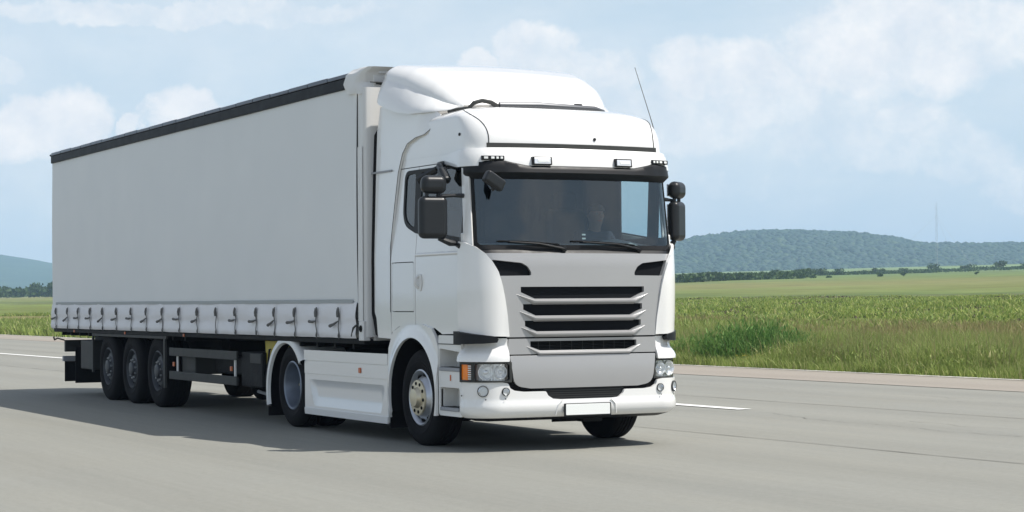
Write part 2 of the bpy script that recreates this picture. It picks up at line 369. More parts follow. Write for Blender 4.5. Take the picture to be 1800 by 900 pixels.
# ground sheet, fine near the road and coarse towards the horizon
def build_ground():
    a = np.concatenate([-np.geomspace(3, 9500, 26)[::-1], np.linspace(0, 120, 70), np.geomspace(123, 9500, 70)])
    xs = np.concatenate([-np.geomspace(140, 9500, 60)[::-1], np.linspace(-135, 60, 90), np.geomspace(63, 6000, 26)])
    X, A = np.meshgrid(xs, a, indexing='ij'); Y = A + EDGE0 + EDGEK * X
    Z = np.where(A > .2, field_h(X, Y), 0) - .03 - .05 * (A < .1)
    V = np.stack([X, Y, Z], -1).reshape(-1, 3); n, m = X.shape
    I = np.arange(n * m).reshape(n, m); F = np.stack([I[:-1, :-1], I[1:, :-1], I[1:, 1:], I[:-1, 1:]], -1).reshape(-1, 4)
    o = finish('ground', V, F.tolist(), 'field_ground', smooth=180, origin=(0, 0, 0)); o['kind'] = 'structure'
build_ground()

def road_mat(name, c1, c2, c3, sc=1.0):
    m = bpy.data.materials.new(name); m.use_nodes = True; t = m.node_tree; b = t.nodes['Principled BSDF']; b.inputs['Specular IOR Level'].default_value = .3
    g = nd(t, 'ShaderNodeNewGeometry'); mp = nd(t, 'ShaderNodeMapping'); mp.inputs['Rotation'].default_value = (0, 0, -.0245); mp.inputs['Scale'].default_value = (.05, 1, 1); t.links.new(g.outputs['Position'], mp.inputs[0])
    n = noise_n(t, mp.outputs[0], 1.1 * sc, 7, .68); n2 = noise_n(t, g.outputs['Position'], .16, 5, .6); n3 = noise_n(t, g.outputs['Position'], 55, 3, .7)
    mi = nd(t, 'ShaderNodeMix', data_type='RGBA'); t.links.new(math_n(t, 'MULTIPLY_ADD', n.outputs[0], 1.8, -.4, clamp=True), mi.inputs[0]); mi.inputs[6].default_value = (*c1, 1); mi.inputs[7].default_value = (*c2, 1)
    m2 = nd(t, 'ShaderNodeMix', data_type='RGBA'); t.links.new(math_n(t, 'MULTIPLY_ADD', n2.outputs[0], 2.2, -.6, clamp=True), m2.inputs[0]); t.links.new(mi.outputs[2], m2.inputs[6]); m2.inputs[7].default_value = (*c3, 1)
    hs = nd(t, 'ShaderNodeHueSaturation'); t.links.new(m2.outputs[2], hs.inputs['Color']); 
    # fine chips of stone and thin scuffs along the lane
    mp2 = nd(t, 'ShaderNodeMapping'); mp2.inputs['Rotation'].default_value = (0, 0, -.0245); mp2.inputs['Scale'].default_value = (.25, 6, 1); t.links.new(g.outputs['Position'], mp2.inputs[0]); n4 = noise_n(t, mp2.outputs[0], 1.3, 7, .75); n5 = noise_n(t, g.outputs['Position'], 14, 4, .75)
    spx = nd(t, 'ShaderNodeSeparateXYZ'); t.links.new(g.outputs['Position'], spx.inputs[0]); ly = math_n(t, 'MULTIPLY_ADD', spx.outputs[0], -EDGEK, spx.outputs[1])
    trk = math_n(t, 'MULTIPLY', math_n(t, 'POWER', math_n(t, 'ABSOLUTE', math_n(t, 'SINE', math_n(t, 'MULTIPLY_ADD', ly, 1.55, .35))), 3.0), -.07)      # worn wheel paths
    grain = math_n(t, 'ADD', math_n(t, 'MULTIPLY_ADD', n3.outputs[0], .34, .52), math_n(t, 'ADD', math_n(t, 'MULTIPLY', n4.outputs[0], .26), math_n(t, 'MULTIPLY', n5.outputs[0], .36)))
    t.links.new(math_n(t, 'ADD', grain, trk), hs.inputs['Value'])
    t.links.new(hs.outputs[0], b.inputs['Base Color'])
    b.inputs['Roughness'].default_value = .85; bp = nd(t, 'ShaderNodeBump'); bp.inputs['Strength'].default_value = .35; bp.inputs['Distance'].default_value = .01; t.links.new(n3.outputs[0], bp.inputs['Height']); t.links.new(bp.outputs[0], b.inputs['Normal'])
    MATS[name] = m
road_mat('asphalt', (.208, .210, .186), (.266, .259, .222), (.228, .230, .207))
road_mat('shoulder_asphalt', (.265, .24, .205), (.30, .28, .24), (.29, .255, .215))
road_mat('edge_concrete', (.56, .54, .50), (.68, .66, .61), (.60, .58, .54), 3)
def crack(x0, x1, off, seed, w=.012):
    V = []; F = []; k = int((x1 - x0) * 9)
    for i in range(k + 1):
        x = x0 + (x1 - x0) * i / k; y = edge_y(x) + off + .5 * mnoise.fractal((x * .35, seed, 0), .9, 2.2, 5); ww = w * (.4 + .9 * abs(mnoise.noise((x * 2, seed, 3))))
        V += [(x, y - ww, .0052), (x, y + ww, .0052)]
        if i: F.append((2 * i - 2, 2 * i, 2 * i + 1, 2 * i - 1))
    return finish('crack', V, F, 'joint_tar', road, smooth=0)
def strip(name, mat, off0, off1, x0, x1, z, n=120, wob=0, kind='structure', parent=None, k=EDGEK, base=EDGE0):
    xs = np.linspace(x0, x1, n + 1); V = []; F = []
    for i, x in enumerate(xs):
        w0 = wob * mnoise.noise((x * .35, off0, 1.7)) if wob else 0; w1 = w0 + (wob * .25 * mnoise.noise((x * 1.3, off0, 5)) if wob else 0)
        V += [(x, base + k * x + off0 + w0, z), (x, base + k * x + off1 + w1, z)]
        if i: F.append((2 * i - 2, 2 * i, 2 * i + 1, 2 * i - 1))
    o = finish(name, V, F, mat, parent, smooth=0, origin=(0, 0, 0))
    if kind: o['kind'] = kind
    return o
road = strip('road', 'asphalt', -46, -3.15, -1500, 600, .0, 60)
strip('road_shoulder', 'shoulder_asphalt', -3.152, -.12, -1500, 600, .004, 60)
for off, w in ((-3.16, .05), (-8.12, .022), (-12.85, .020)): strip('joint', 'joint_tar', off, off + w, -160, 60, .006, 440, .08, None, road)
for q_ in ((-14, 1, -10.3, 3), (-2, 9, -9.6, 7), (-20, -6, -5.4, 11), (-6, 4, -6.0, 17)): crack(*q_, .008)
kerb = strip('kerb_strip', 'edge_concrete', -.17, .10, -1500, 600, .012, 260, .07)
for x1 in (-5.3, -37.3, -69.3, 26.7):
    k = 260
    xs = np.linspace(x1 - 8, x1, k + 1); V = []; F = []
    for i, x in enumerate(xs):
        yc = 5.36 + .028 * (x + 6); e = .012 * mnoise.noise((x * 6, 0, 0)); V += [(x, yc - .12 + e, .0095), (x, yc + .12 + .012 * mnoise.noise((x * 6, 4, 0)), .0095)]
        if i: F.append((2 * i - 2, 2 * i, 2 * i + 1, 2 * i - 1))
    o = finish('lane_dash', V, F, 'paint_line', road, smooth=0)

# ------------------------------------------------------------------ vegetation meshes
def blades(name, P, H, Wd, mat, lean=.35, label=None, kind='stuff', parent=None):
    n = len(P); ang = rng.uniform(0, 2 * PI, n); la = rng.uniform(0, 2 * PI, n); lm = np.abs(rng.normal(0, lean, n)) * H
    dx = np.cos(ang) * Wd / 2; dy = np.sin(ang) * Wd / 2; ox = np.cos(la) * lm; oy = np.sin(la) * lm
    V = np.zeros((n, 5, 3)); z0 = P[:, 2]
    V[:, 0] = np.stack([P[:, 0] - dx, P[:, 1] - dy, z0], -1); V[:, 1] = np.stack([P[:, 0] + dx, P[:, 1] + dy, z0], -1)
    V[:, 2] = np.stack([P[:, 0] + dx * .8 + ox * .4, P[:, 1] + dy * .8 + oy * .4, z0 + H * .6], -1); V[:, 3] = np.stack([P[:, 0] - dx * .8 + ox * .4, P[:, 1] - dy * .8 + oy * .4, z0 + H * .6], -1)
    V[:, 4] = np.stack([P[:, 0] + ox, P[:, 1] + oy, z0 + H], -1)
    I = np.arange(n)[:, None] * 5
    F = np.concatenate([I + np.array([0, 1, 2]), I + np.array([0, 2, 3]), I + np.array([3, 2, 4])])
    me = bpy.data.meshes.new(name); me.vertices.add(n * 5); me.vertices.foreach_set('co', V.reshape(-1).astype(np.float32))
    me.loops.add(len(F) * 3); me.loops.foreach_set('vertex_index', F.reshape(-1).astype(np.int32)); me.polygons.add(len(F))
    me.polygons.foreach_set('loop_start', (np.arange(len(F)) * 3).astype(np.int32)); me.polygons.foreach_set('loop_total', np.full(len(F), 3, np.int32)); me.update(calc_edges=True)
    me.materials.append(MATS[mat]); o = link(bpy.data.objects.new(name, me)); WPOS[o] = Vector((0, 0, 0))
    if parent is not None: o.parent = parent; o.location = -WPOS[parent]
    if kind: o['kind'] = kind
    return o
def scatter(x0, x1, n0, n1, cnt, pw=1.0):
    x = rng.uniform(x0, x1, cnt); n = n0 + (n1 - n0) * rng.uniform(0, 1, cnt) ** pw
    y = EDGE0 + EDGEK * x + n; z = np.where(n > .2, field_h(x, y), 0) - .04
    return np.stack([x, y, z], -1), n
def clumpy(P, sc, seed):   # 0..1 patchiness
    return np.array([mnoise.noise((p[0] * sc, p[1] * sc, seed)) for p in P]) * .5 + .5
P, n = scatter(-44, -4, .02, 13, 200000, 1.4); c = clumpy(P, .45, 3.1)
keep = rng.uniform(0, 1, len(P)) < .35 + c; P, n, c = P[keep], n[keep], c[keep]
blades('verge_grass', P, (.17 + .80 * c ** 1.5 * np.clip(n / .9, .35, 1)) * rng.uniform(.6, 1.25, len(P)), rng.uniform(.007, .02, len(P)), 'grass_blades', .55)
P, n = scatter(-135, -46, .1, 26, 45000, 1.5); c = clumpy(P, .3, 8.1)
blades('verge_grass', P, (.2 + .4 * c) * rng.uniform(.6, 1.3, len(P)), rng.uniform(.05, .11, len(P)), 'grass_blades', .5)
P, n = scatter(-75, 8, 9, 30, 70000); c = clumpy(P, .2, 5.5)
blades('dry_grass', P, (.16 + .28 * c) * rng.uniform(.6, 1.3, len(P)), rng.uniform(.015, .04, len(P)), 'dry_grass', .6)
P, n = scatter(-190, 10, 26, 95, 300000); c = clumpy(P, .32, 9.5); c2 = clumpy(P, 1.7, 4.5); keep = (c * .55 + c2 * .45 + rng.uniform(-.05, .05, len(P))) > .505 + .10 * np.clip((n - 62) / 33, 0, 1); P, n, c = P[keep], n[keep], c[keep]
blades('crop_plants', P, rng.uniform(.08, .36, len(P)) * (.6 + .8 * c) * (1 - .5 * np.clip((n - 50) / 45, 0, 1)), rng.uniform(.03, .10, len(P)), 'crop_leaves', 1.0)

P, n = scatter(-190, 10, 26, 92, 90000); c = clumpy(P, .4, 21.5); keep = c > .53; P, n, c = P[keep], n[keep], c[keep]
blades('soil_clods', P, rng.uniform(.04, .14, len(P)), rng.uniform(.06, .16, len(P)), 'clod', 1.2)
# weeds at the road edge: each big clump a plant of its own
def weed(x, n0, rad, h, cnt, label, group, mat='weed_leaves', name='weed_clump', flat=1.0):
    y = edge_y(x) + n0; t = empty(name, (x, y, 0), label, 'plant', group)
    a = rng.uniform(0, 2 * PI, cnt); q = np.sqrt(rng.uniform(0, 1, cnt)) * rad
    P = np.stack([x + np.cos(a) * q * 1.25, y + np.sin(a) * q, np.full(cnt, -.03)], -1); H = h * (1.05 - .55 * (q / rad) ** 2) * rng.uniform(.35, 1.15, cnt)
    blades('stem', P, H, rng.uniform(.012, .03, cnt), mat, .28, kind='stuff', parent=t)
    # leaflets along the stems
    k = cnt * 3; j = rng.integers(0, cnt, k); tz = rng.uniform(.25, 1.0, k); L = P[j].copy(); L[:, 0] += rng.normal(0, .07, k); L[:, 1] += rng.normal(0, .07, k); L[:, 2] += H[j] * tz * .92
    blades('foliage', L, rng.uniform(.05, .13, k), rng.uniform(.015, .035, k), mat, .8, kind='stuff', parent=t)
    return t
weed(-21.4, 1.6, 1.3, 1.08, 2200, 'big dark green bushy weed at the road edge beside the truck front', 'bushy weeds along the road edge')
weed(-23.4, 1.4, .8, .72, 900, 'green bushy weed at the road edge, nearest behind the truck front corner', 'bushy weeds along the road edge')
weed(-19.2, 1.3, .9, .62, 900, 'lighter spreading weed between the big dark weed and the yellow flowers', 'bushy weeds along the road edge', 'grass_blades')
weed(-13.4, 1.3, 1.1, .62, 900, 'bright green leafy weed in the middle of the right hand verge', 'bushy weeds along the road edge', 'grass_blades')
weed(-9.9, 1.1, .8, .7, 800, 'dark green weed at the road edge near the right side of the picture', 'bushy weeds along the road edge')
weed(-26.2, 1.2, .9, .66, 800, 'pale green weed behind the dark bushes, mostly hidden by the truck front', 'bushy weeds along the road edge', 'grass_blades')
weed(-17.0, 1.6, 1.3, .58, 800, 'low wide green weed right of the yellow flowers', 'bushy weeds along the road edge', 'grass_blades')
weed(-11.6, 2.4, 1.2, .66, 800, 'pale green weed behind the white flowers, set back from the road', 'bushy weeds along the road edge', 'grass_blades')
P, n = scatter(-40, -5, .4, 9, 9000, 1.2); blades('seed_heads', P, rng.uniform(.5, .95, len(P)), rng.uniform(.005, .012, len(P)), 'dry_grass', .3)
def flowers(x, n0, rad, h, cnt, mat, label, name):
    t = weed(x, n0, rad, h, 60, label, None, 'grass_blades', name); y = edge_y(x) + n0; m = MB()
    for _ in range(cnt):
        a = random.uniform(0, 2 * PI); q = rad * math.sqrt(random.random()); c = Vector((x + 1.4 * q * math.cos(a), y + q * math.sin(a), h * random.uniform(.55, 1.2)))
        for k in range(5):
            g = 2 * PI * k / 5 + a; m.add([c, c + Vector((math.cos(g) * .028, math.sin(g) * .028, .012)), c + Vector((math.cos(g + .7) * .028, math.sin(g + .7) * .028, .012))], [(0, 1, 2)])
    o = m.build('flower_head', mat, t, smooth=0); o['kind'] = 'stuff'
flowers(-20.3, .75, .3, .22, 70, 'yellow_petals', 'low clump of small yellow flowers at the road edge', 'yellow_flowers')
flowers(-14.6, .7, .3, .18, 22, 'white_petals', 'low clump with few small white flowers at the road edge', 'white_flowers')

def crown_blades(cx, cy, z0, z1, rx, ry, cnt, size):
    """leaf faces in several uneven lobes"""
    lob = [(random.uniform(-.5, .5), random.uniform(-.5, .5), random.uniform(.25, .8), random.uniform(.35, .6)) for _ in range(7)]
    P = []
    for _ in range(cnt):
        lx, ly, lz, lr = random.choice(lob); d = Vector((random.gauss(0, 1), random.gauss(0, 1), random.gauss(0, 1))).normalized() * (random.random() ** .4)
        P.append((cx + rx * (lx + d.x * lr), cy + ry * (ly + d.y * lr), z0 + (z1 - z0) * min(1, max(.02, lz + d.z * lr * .55))))
    return np.array(P)
def tree(x, y, h, w, label, group, cnt=260, trunk=True, name='field_tree'):
    z = float(field_h(x, y)) - .1
    t = empty(name, (x, y, z), label, 'tree', group)
    if True:
        m = MB(); m.tube([(x, y, z - .3), (x + .02 * h, y, z + h * .35), (x, y, z + h * .62)], [h * .045, h * .032, h * .012], 7)
        for k in range(4):
            a = k * 1.7 + x; m.tube([(x, y, z + h * (.25 + .08 * k)), (x + w * .28 * math.cos(a), y + w * .28 * math.sin(a), z + h * (.5 + .08 * k))], [h * .018, h * .008], 5)
        m.build('trunk', 'bark', t, smooth=60)
    P = crown_blades(x, y, z + h * .12, z + h, w / 2, w / 2, cnt, 1)
    blades('crown', P, rng.uniform(.10, .2, cnt) * h, rng.uniform(.09, .17, cnt) * h, 'tree_leaves', .9, kind=None, parent=t)
    return t
fh = Vector((f_.x, f_.y, 0)).normalized(); rh = Vector((fh.y, -fh.x, 0))
CP = Vector((cam_pos.x, cam_pos.y, 0))
def at(D, L): p = CP + fh * D + rh * L; return p.x, p.y
TR = [(620, 79.5, 5.2, 6.2, 'small round dark tree standing above the hedge left of the field edge'),
      (560, 82.5, 2.6, 3.0, 'tiny dark bush alone in the field under the hill summit'),
      (560, 87.0, 2.3, 2.6, 'tiny dark bush in the field, right of the first lone bush'),
      (560, 100.8, 3.0, 3.4, 'darkest lone bush standing in front of the tree row'),
      (560, 107.5, 2.2, 2.6, 'small lone bush right of the darkest lone bush'),
      (560, 127.5, 1.9, 2.2, 'smallest lone bush far right in the field'),
      (760, 114, 5.5, 10, 'broad dark tree in the row, first of the pair left of the gap'),
      (760, 122, 5.2, 9, 'broad dark tree in the row, second of the pair beside the gap'),
      (800, 144, 6.2, 11, 'broad bushy tree in the row right of the gap'),
      (800, 154, 5.2, 9, 'medium bushy tree beside the broad bushy one in the row'),
      (850, 176, 7.0, 12, 'tall round tree in the row near the mast foot'),
      (850, 190, 6.5, 11, 'round tree in the row just right of the mast'),
      (850, 203, 7.2, 12, 'tallest dark tree at the right end of the row'),
      (850, 215, 6.0, 12, 'broad tree at the right edge of the picture in the row')]
for D, L, h, w, lb in TR:
    x, y = at(D, L); tree(x, y, h * .52, w * .72, lb, 'trees and bushes along the far field edge', 300)
for D, L, h, w, lb in [(820, -190, 5.4, 10, 'broad dark tree left of the trailer at the far field edge'), (760, -171, 5.6, 8, 'dark tree just beside the trailer tail at the field edge'), (820, -203, 4.8, 9, 'lighter bushy tree at the left edge of the picture')]:
    x, y = at(D, L); tree(x, y, h, w, lb, 'trees beyond the field left of the trailer', 420)
def hedge(name, pts, h, wdt, cnt, mat='tree_leaves'):
    """a long belt of scrub that reads as one mass"""
    P = []
    for _ in range(cnt):
        s = random.random() * (len(pts) - 1); i = int(s); u = s - i; D = pts[i][0] * (1 - u) + pts[i + 1][0] * u; L = pts[i][1] * (1 - u) + pts[i + 1][1] * u
        hh = h * (.45 + .75 * (mnoise.noise((L * .12, D * .01, 2)) * .5 + .5) + .25 * mnoise.noise((L * .5, 3, 2)))
        x, y = at(D + random.uniform(-wdt, wdt), L); P.append((x, y, float(field_h(x, y)) + random.random() ** .7 * hh * .8))
    P = np.array(P); o = blades(name, P, rng.uniform(.18, .34, cnt) * h, rng.uniform(.2, .42, cnt) * h, mat, .8)
    return o
hedge('hedgerow', [(520, 40), (540, 62), (600, 84), (700, 102)], 2.6, 14, 9000)
hedge('hedgerow', [(760, 90), (780, 130), (830, 165), (860, 225)], 1.9, 16, 9000)
hedge('hedgerow', [(800, -260), (820, -190), (820, -150)], 4.4, 16, 7000)
hedge('hedgerow', [(950, -150), (900, -40), (700, 45)], 4, 12, 4000)

# ------------------------------------------------------------------ hills
def hill_mat():
    m = bpy.data.materials.new('hill_woods'); m.use_nodes = True; t = m.node_tree; b = t.nodes['Principled BSDF']; b.inputs['Roughness'].default_value = .95; b.inputs['Specular IOR Level'].default_value = .1
    g = nd(t, 'ShaderNodeNewGeometry'); a = noise_n(t, g.outputs['Position'], .012, 7, .65); c = noise_n(t, g.outputs['Position'], .08, 4, .6)
    cr = nd(t, 'ShaderNodeValToRGB'); t.links.new(math_n(t, 'MULTIPLY_ADD', c.outputs[0], .5, math_n(t, 'MULTIPLY', a.outputs[0], .5)), cr.inputs[0])
    cr.color_ramp.elements[0].position = .35; cr.color_ramp.elements[0].color = (.010, .030, .018, 1); cr.color_ramp.elements[1].position = .66; cr.color_ramp.elements[1].color = (.045, .085, .035, 1)
    t.links.new(cr.outputs[0], b.inputs['Base Color']); MATS['hill_woods'] = m
hill_mat()
def ridge(name, D0, sil, front, back, crowns=0, csize=9, base=0):
    L0, L1 = [(s[0] - 900) * D0 / 3586.54 for s in (sil[0], sil[-1])]
    top = [((s[0] - 900) * D0 / 3586.54, 1.5 + (528 - .00747 * (s[0] - 900) - s[1]) * D0 / 3586.54) for s in sil]
    nu, nv = 220, 40; V = []
    def hgt(L, v):     # v -1 front foot .. 0 crest .. 1 back foot
        T = lerp_tab(top, L); k = math.cos(v * PI / 2) ** 1.2 if abs(v) < 1 else 0
        nz = mnoise.fractal((L * .004, v * 2.2, D0 * .001), .8, 2.1, 5)
        return base + (T - base) * k * (1 + .10 * nz * (abs(v) > .02) * min(1, abs(v) * 3)) - (6 if abs(v) > .98 else 0)
    for i in range(nu + 1):
        L = L0 + (L1 - L0) * i / nu; e = min(1, min(i, nu - i) / 8)
        for j in range(nv + 1):
            v = -1 + 2 * j / nv; D = D0 + (v * front if v < 0 else v * back); x, y = at(D, L); V.append((x, y, hgt(L, v) * (1 if e >= 1 else e ** .5)))
    F = [(i * (nv + 1) + j, (i + 1) * (nv + 1) + j, (i + 1) * (nv + 1) + j + 1, i * (nv + 1) + j + 1) for i in range(nu) for j in range(nv)]
    o = finish(name, V, F, 'hill_woods', smooth=180, origin=(0, 0, 0)); o['kind'] = 'structure'
    if crowns:
        m = []; f = []
        ico = [(math.cos(a) * math.cos(b), math.sin(a) * math.cos(b), math.sin(b)) for b in (-.35, .55) for a in [k * 2 * PI / 6 + (.5 if b > 0 else 0) for k in range(6)]] + [(0, 0, .92)]
        If = [(k, (k + 1) % 6, 6 + k) for k in range(6)] + [((k + 1) % 6, 6 + (k + 1) % 6, 6 + k) for k in range(6)] + [(6 + k, 6 + (k + 1) % 6, 12) for k in range(6)]
        ico = np.array(ico); If = np.array(If); allv = []; allf = []
        for c in range(crowns):
            L = random.uniform(L0 * .95 if L0 < 0 else L0, L1); v = -random.random() ** .8 * .93 + .04; D = D0 + (v * front if v < 0 else v * back); x, y = at(D, L)
            s = csize * random.uniform(.5, 1.25) * (1.25 if random.random() < .12 else 1); z = hgt(L, v) + s * .15
            q = ico * np.array([s, s, s * random.uniform(.7, 1.0)]) * rng.uniform(.88, 1.1, (13, 1)) + np.array([x, y, z]); allv.append(q); allf.append(If + 13 * c)
        w = finish('wooded_slope', np.concatenate(allv), np.concatenate(allf).tolist(), 'hill_leaves', smooth=180, origin=(0, 0, 0)); w['kind'] = 'stuff'
ridge('hill', 2700, [(700, 470), (900, 452), (1000, 446), (1100, 440), (1180, 433), (1220, 422), (1260, 417), (1300, 413), (1340, 410), (1380, 410), (1420, 412), (1460, 414), (1500, 418), (1530, 423), (1560, 430), (1590, 435), (1640, 436), (1700, 434), (1760, 433), (1800, 432), (1900, 431), (2100, 436), (2400, 445)], 640, 700, 21000, 4.3, 22)
ridge('hill', 4300, [(-900, 470), (-500, 440), (-300, 432), (-100, 438), (0, 447), (30, 452), (60, 457), (93, 463), (150, 470), (300, 480), (600, 490), (800, 500)], 1200, 500, 0, 9, 10)

def mast(D, px, py_top):
    L = (px - 900) * D / 3586.54; x, y = at(D, L); z0 = float(field_h(x, y)); zt = 1.5 + (521 - py_top) * D / 3586.54
    t = empty('radio_mast', (x, y, z0), 'tall thin lattice radio mast rising faintly behind the far hill', 'mast')
    m = MB(); w = .7; c = [(x + w * math.cos(a), y + w * math.sin(a)) for a in (0, 2.09, 4.19)]
    for a in c: m.tube([(a[0], a[1], z0), (a[0], a[1], zt)], .05, 5)
    m.build('leg', 'mast_metal', t, smooth=60); m = MB(); z = z0; k = 0
    while z < zt - 3: m.tube([(*c[k % 3], z), (*c[(k + 1) % 3], z + 2.6)], .05, 4); z += 2.6; k += 1
    m.build('lattice_brace', 'mast_metal', t, smooth=60)
    for a in (0, 2.09, 4.19): MB().tube([(x, y, z0 + (zt - z0) * .8), (x + 40 * math.cos(a), y + 40 * math.sin(a), z0)], .03, 4).build('guy_wire', 'mast_metal', t, smooth=60)
mast(1500, 1647, 355)

# ================================================================== THE TRACTOR UNIT
# truck frame: +x is the driving direction, y<0 is its right-hand side, bumper face near x = -0.05
TR = empty('truck_tractor', (-2.6, 0, 0), 'white tractor unit with silver grille driving on the road ahead of its trailer', 'truck')
FA, RA = -1.46, -5.245
Wt = [(.3, 1.2), (1.95, 1.205), (2.05, 1.195), (2.4, 1.168), (2.85, 1.15), (3.1, 1.145)]
Rt = [(1.95, .28), (2.06, .16), (3.1, .18)]
Ft = [(.3, -.07), (.45, -.05), (1.9, -.05), (2.02, -.085), (2.4, -.11), (2.85, -.15), (3.1, -.17)]
ct = [(1.9, .08), (2.06, .15), (3.1, .15)]
def surf(s, z, d, W, R, F, c):
    a = abs(s); sg = 1 if s >= 0 else -1; A0 = W - R; A1 = A0 + PI / 2 * R
    if a < A0: y = a; x = F + d - c * (y / W) ** 2
    elif a < A1:
        t = (a - A0) / R; y = A0 + (R + d) * math.sin(t); x = F + d - c * (A0 / W + (1 - A0 / W) * math.sin(t)) ** 2 - (R + d) * (1 - math.cos(t))
    else: y = W + d; x = F - c - R - (a - A1)
    return (x, sg * y, z)
def CS(s, z, d=0): return surf(s, z, d, lerp_tab(Wt, z), lerp_tab(Rt, z), lerp_tab(Ft, z), lerp_tab(ct, z))
def CL(s, z, d=0): return surf(s, z, d, 1.205, .28, -.05 if z > .45 else -.05 - (.45 - z) * .15, .08)
SEND = .925 + PI / 2 * .28                      # end of the lower corner arc
def SD(sg, d=0, con=None): return lambda x, z: (x, sg * ((lerp_tab(Wt, z) if con is None else con) + d), z)
def both(poly): return poly + [(-a, b) for a, b in poly[::-1]]

# --- cab: inner liner (dark), open at the windows
m = MB(); S0 = 3.15
def liner(u, v):
    s = -S0 + 2 * S0 * u; z = 1.16 + 1.9 * v; return CS(s, z, -.035)
k = len(m.v); nu, nv = 105, 32; vs = [liner(i / nu, j / nv) for i in range(nu + 1) for j in range(nv + 1)]; fs = []
for i in range(nu):
    for j in range(nv):
        s = -S0 + 2 * S0 * (i + .5) / nu; z = 1.16 + 1.9 * (j + .5) / nv
        if abs(s) < 1.17 and 2.02 < z < 2.86: continue
        if 1.20 < abs(s) < 2.76 and 2.24 - .1 * (2.2 - abs(s) > 0) * 1 < z < 2.9: continue
        fs.append((i * (nv + 1) + j, (i + 1) * (nv + 1) + j, (i + 1) * (nv + 1) + j + 1, i * (nv + 1) + j + 1))
m.add(vs, fs); m.build('cab_liner', 'interior', TR, smooth=50)
MB().box(-2.17, -2.12, -1.15, 1.15, 3.0, 3.45).build('cab_rear_wall', 'white_paint', TR, smooth=0)
MB().box(-2.11, -.45, -1.15, 1.15, 1.10, 1.16).build('cab_floor', 'chassis', TR, smooth=0)
MB().box(-2.17, -2.12, -1.15, 1.15, 1.1, 3.0).build('cab_rear_lining', 'interior', TR, smooth=0)
MB().box(-2.19, -2.172, -1.15, 1.15, 1.1, 3.0).build('cab_rear_skin', 'white_paint', TR, smooth=0)
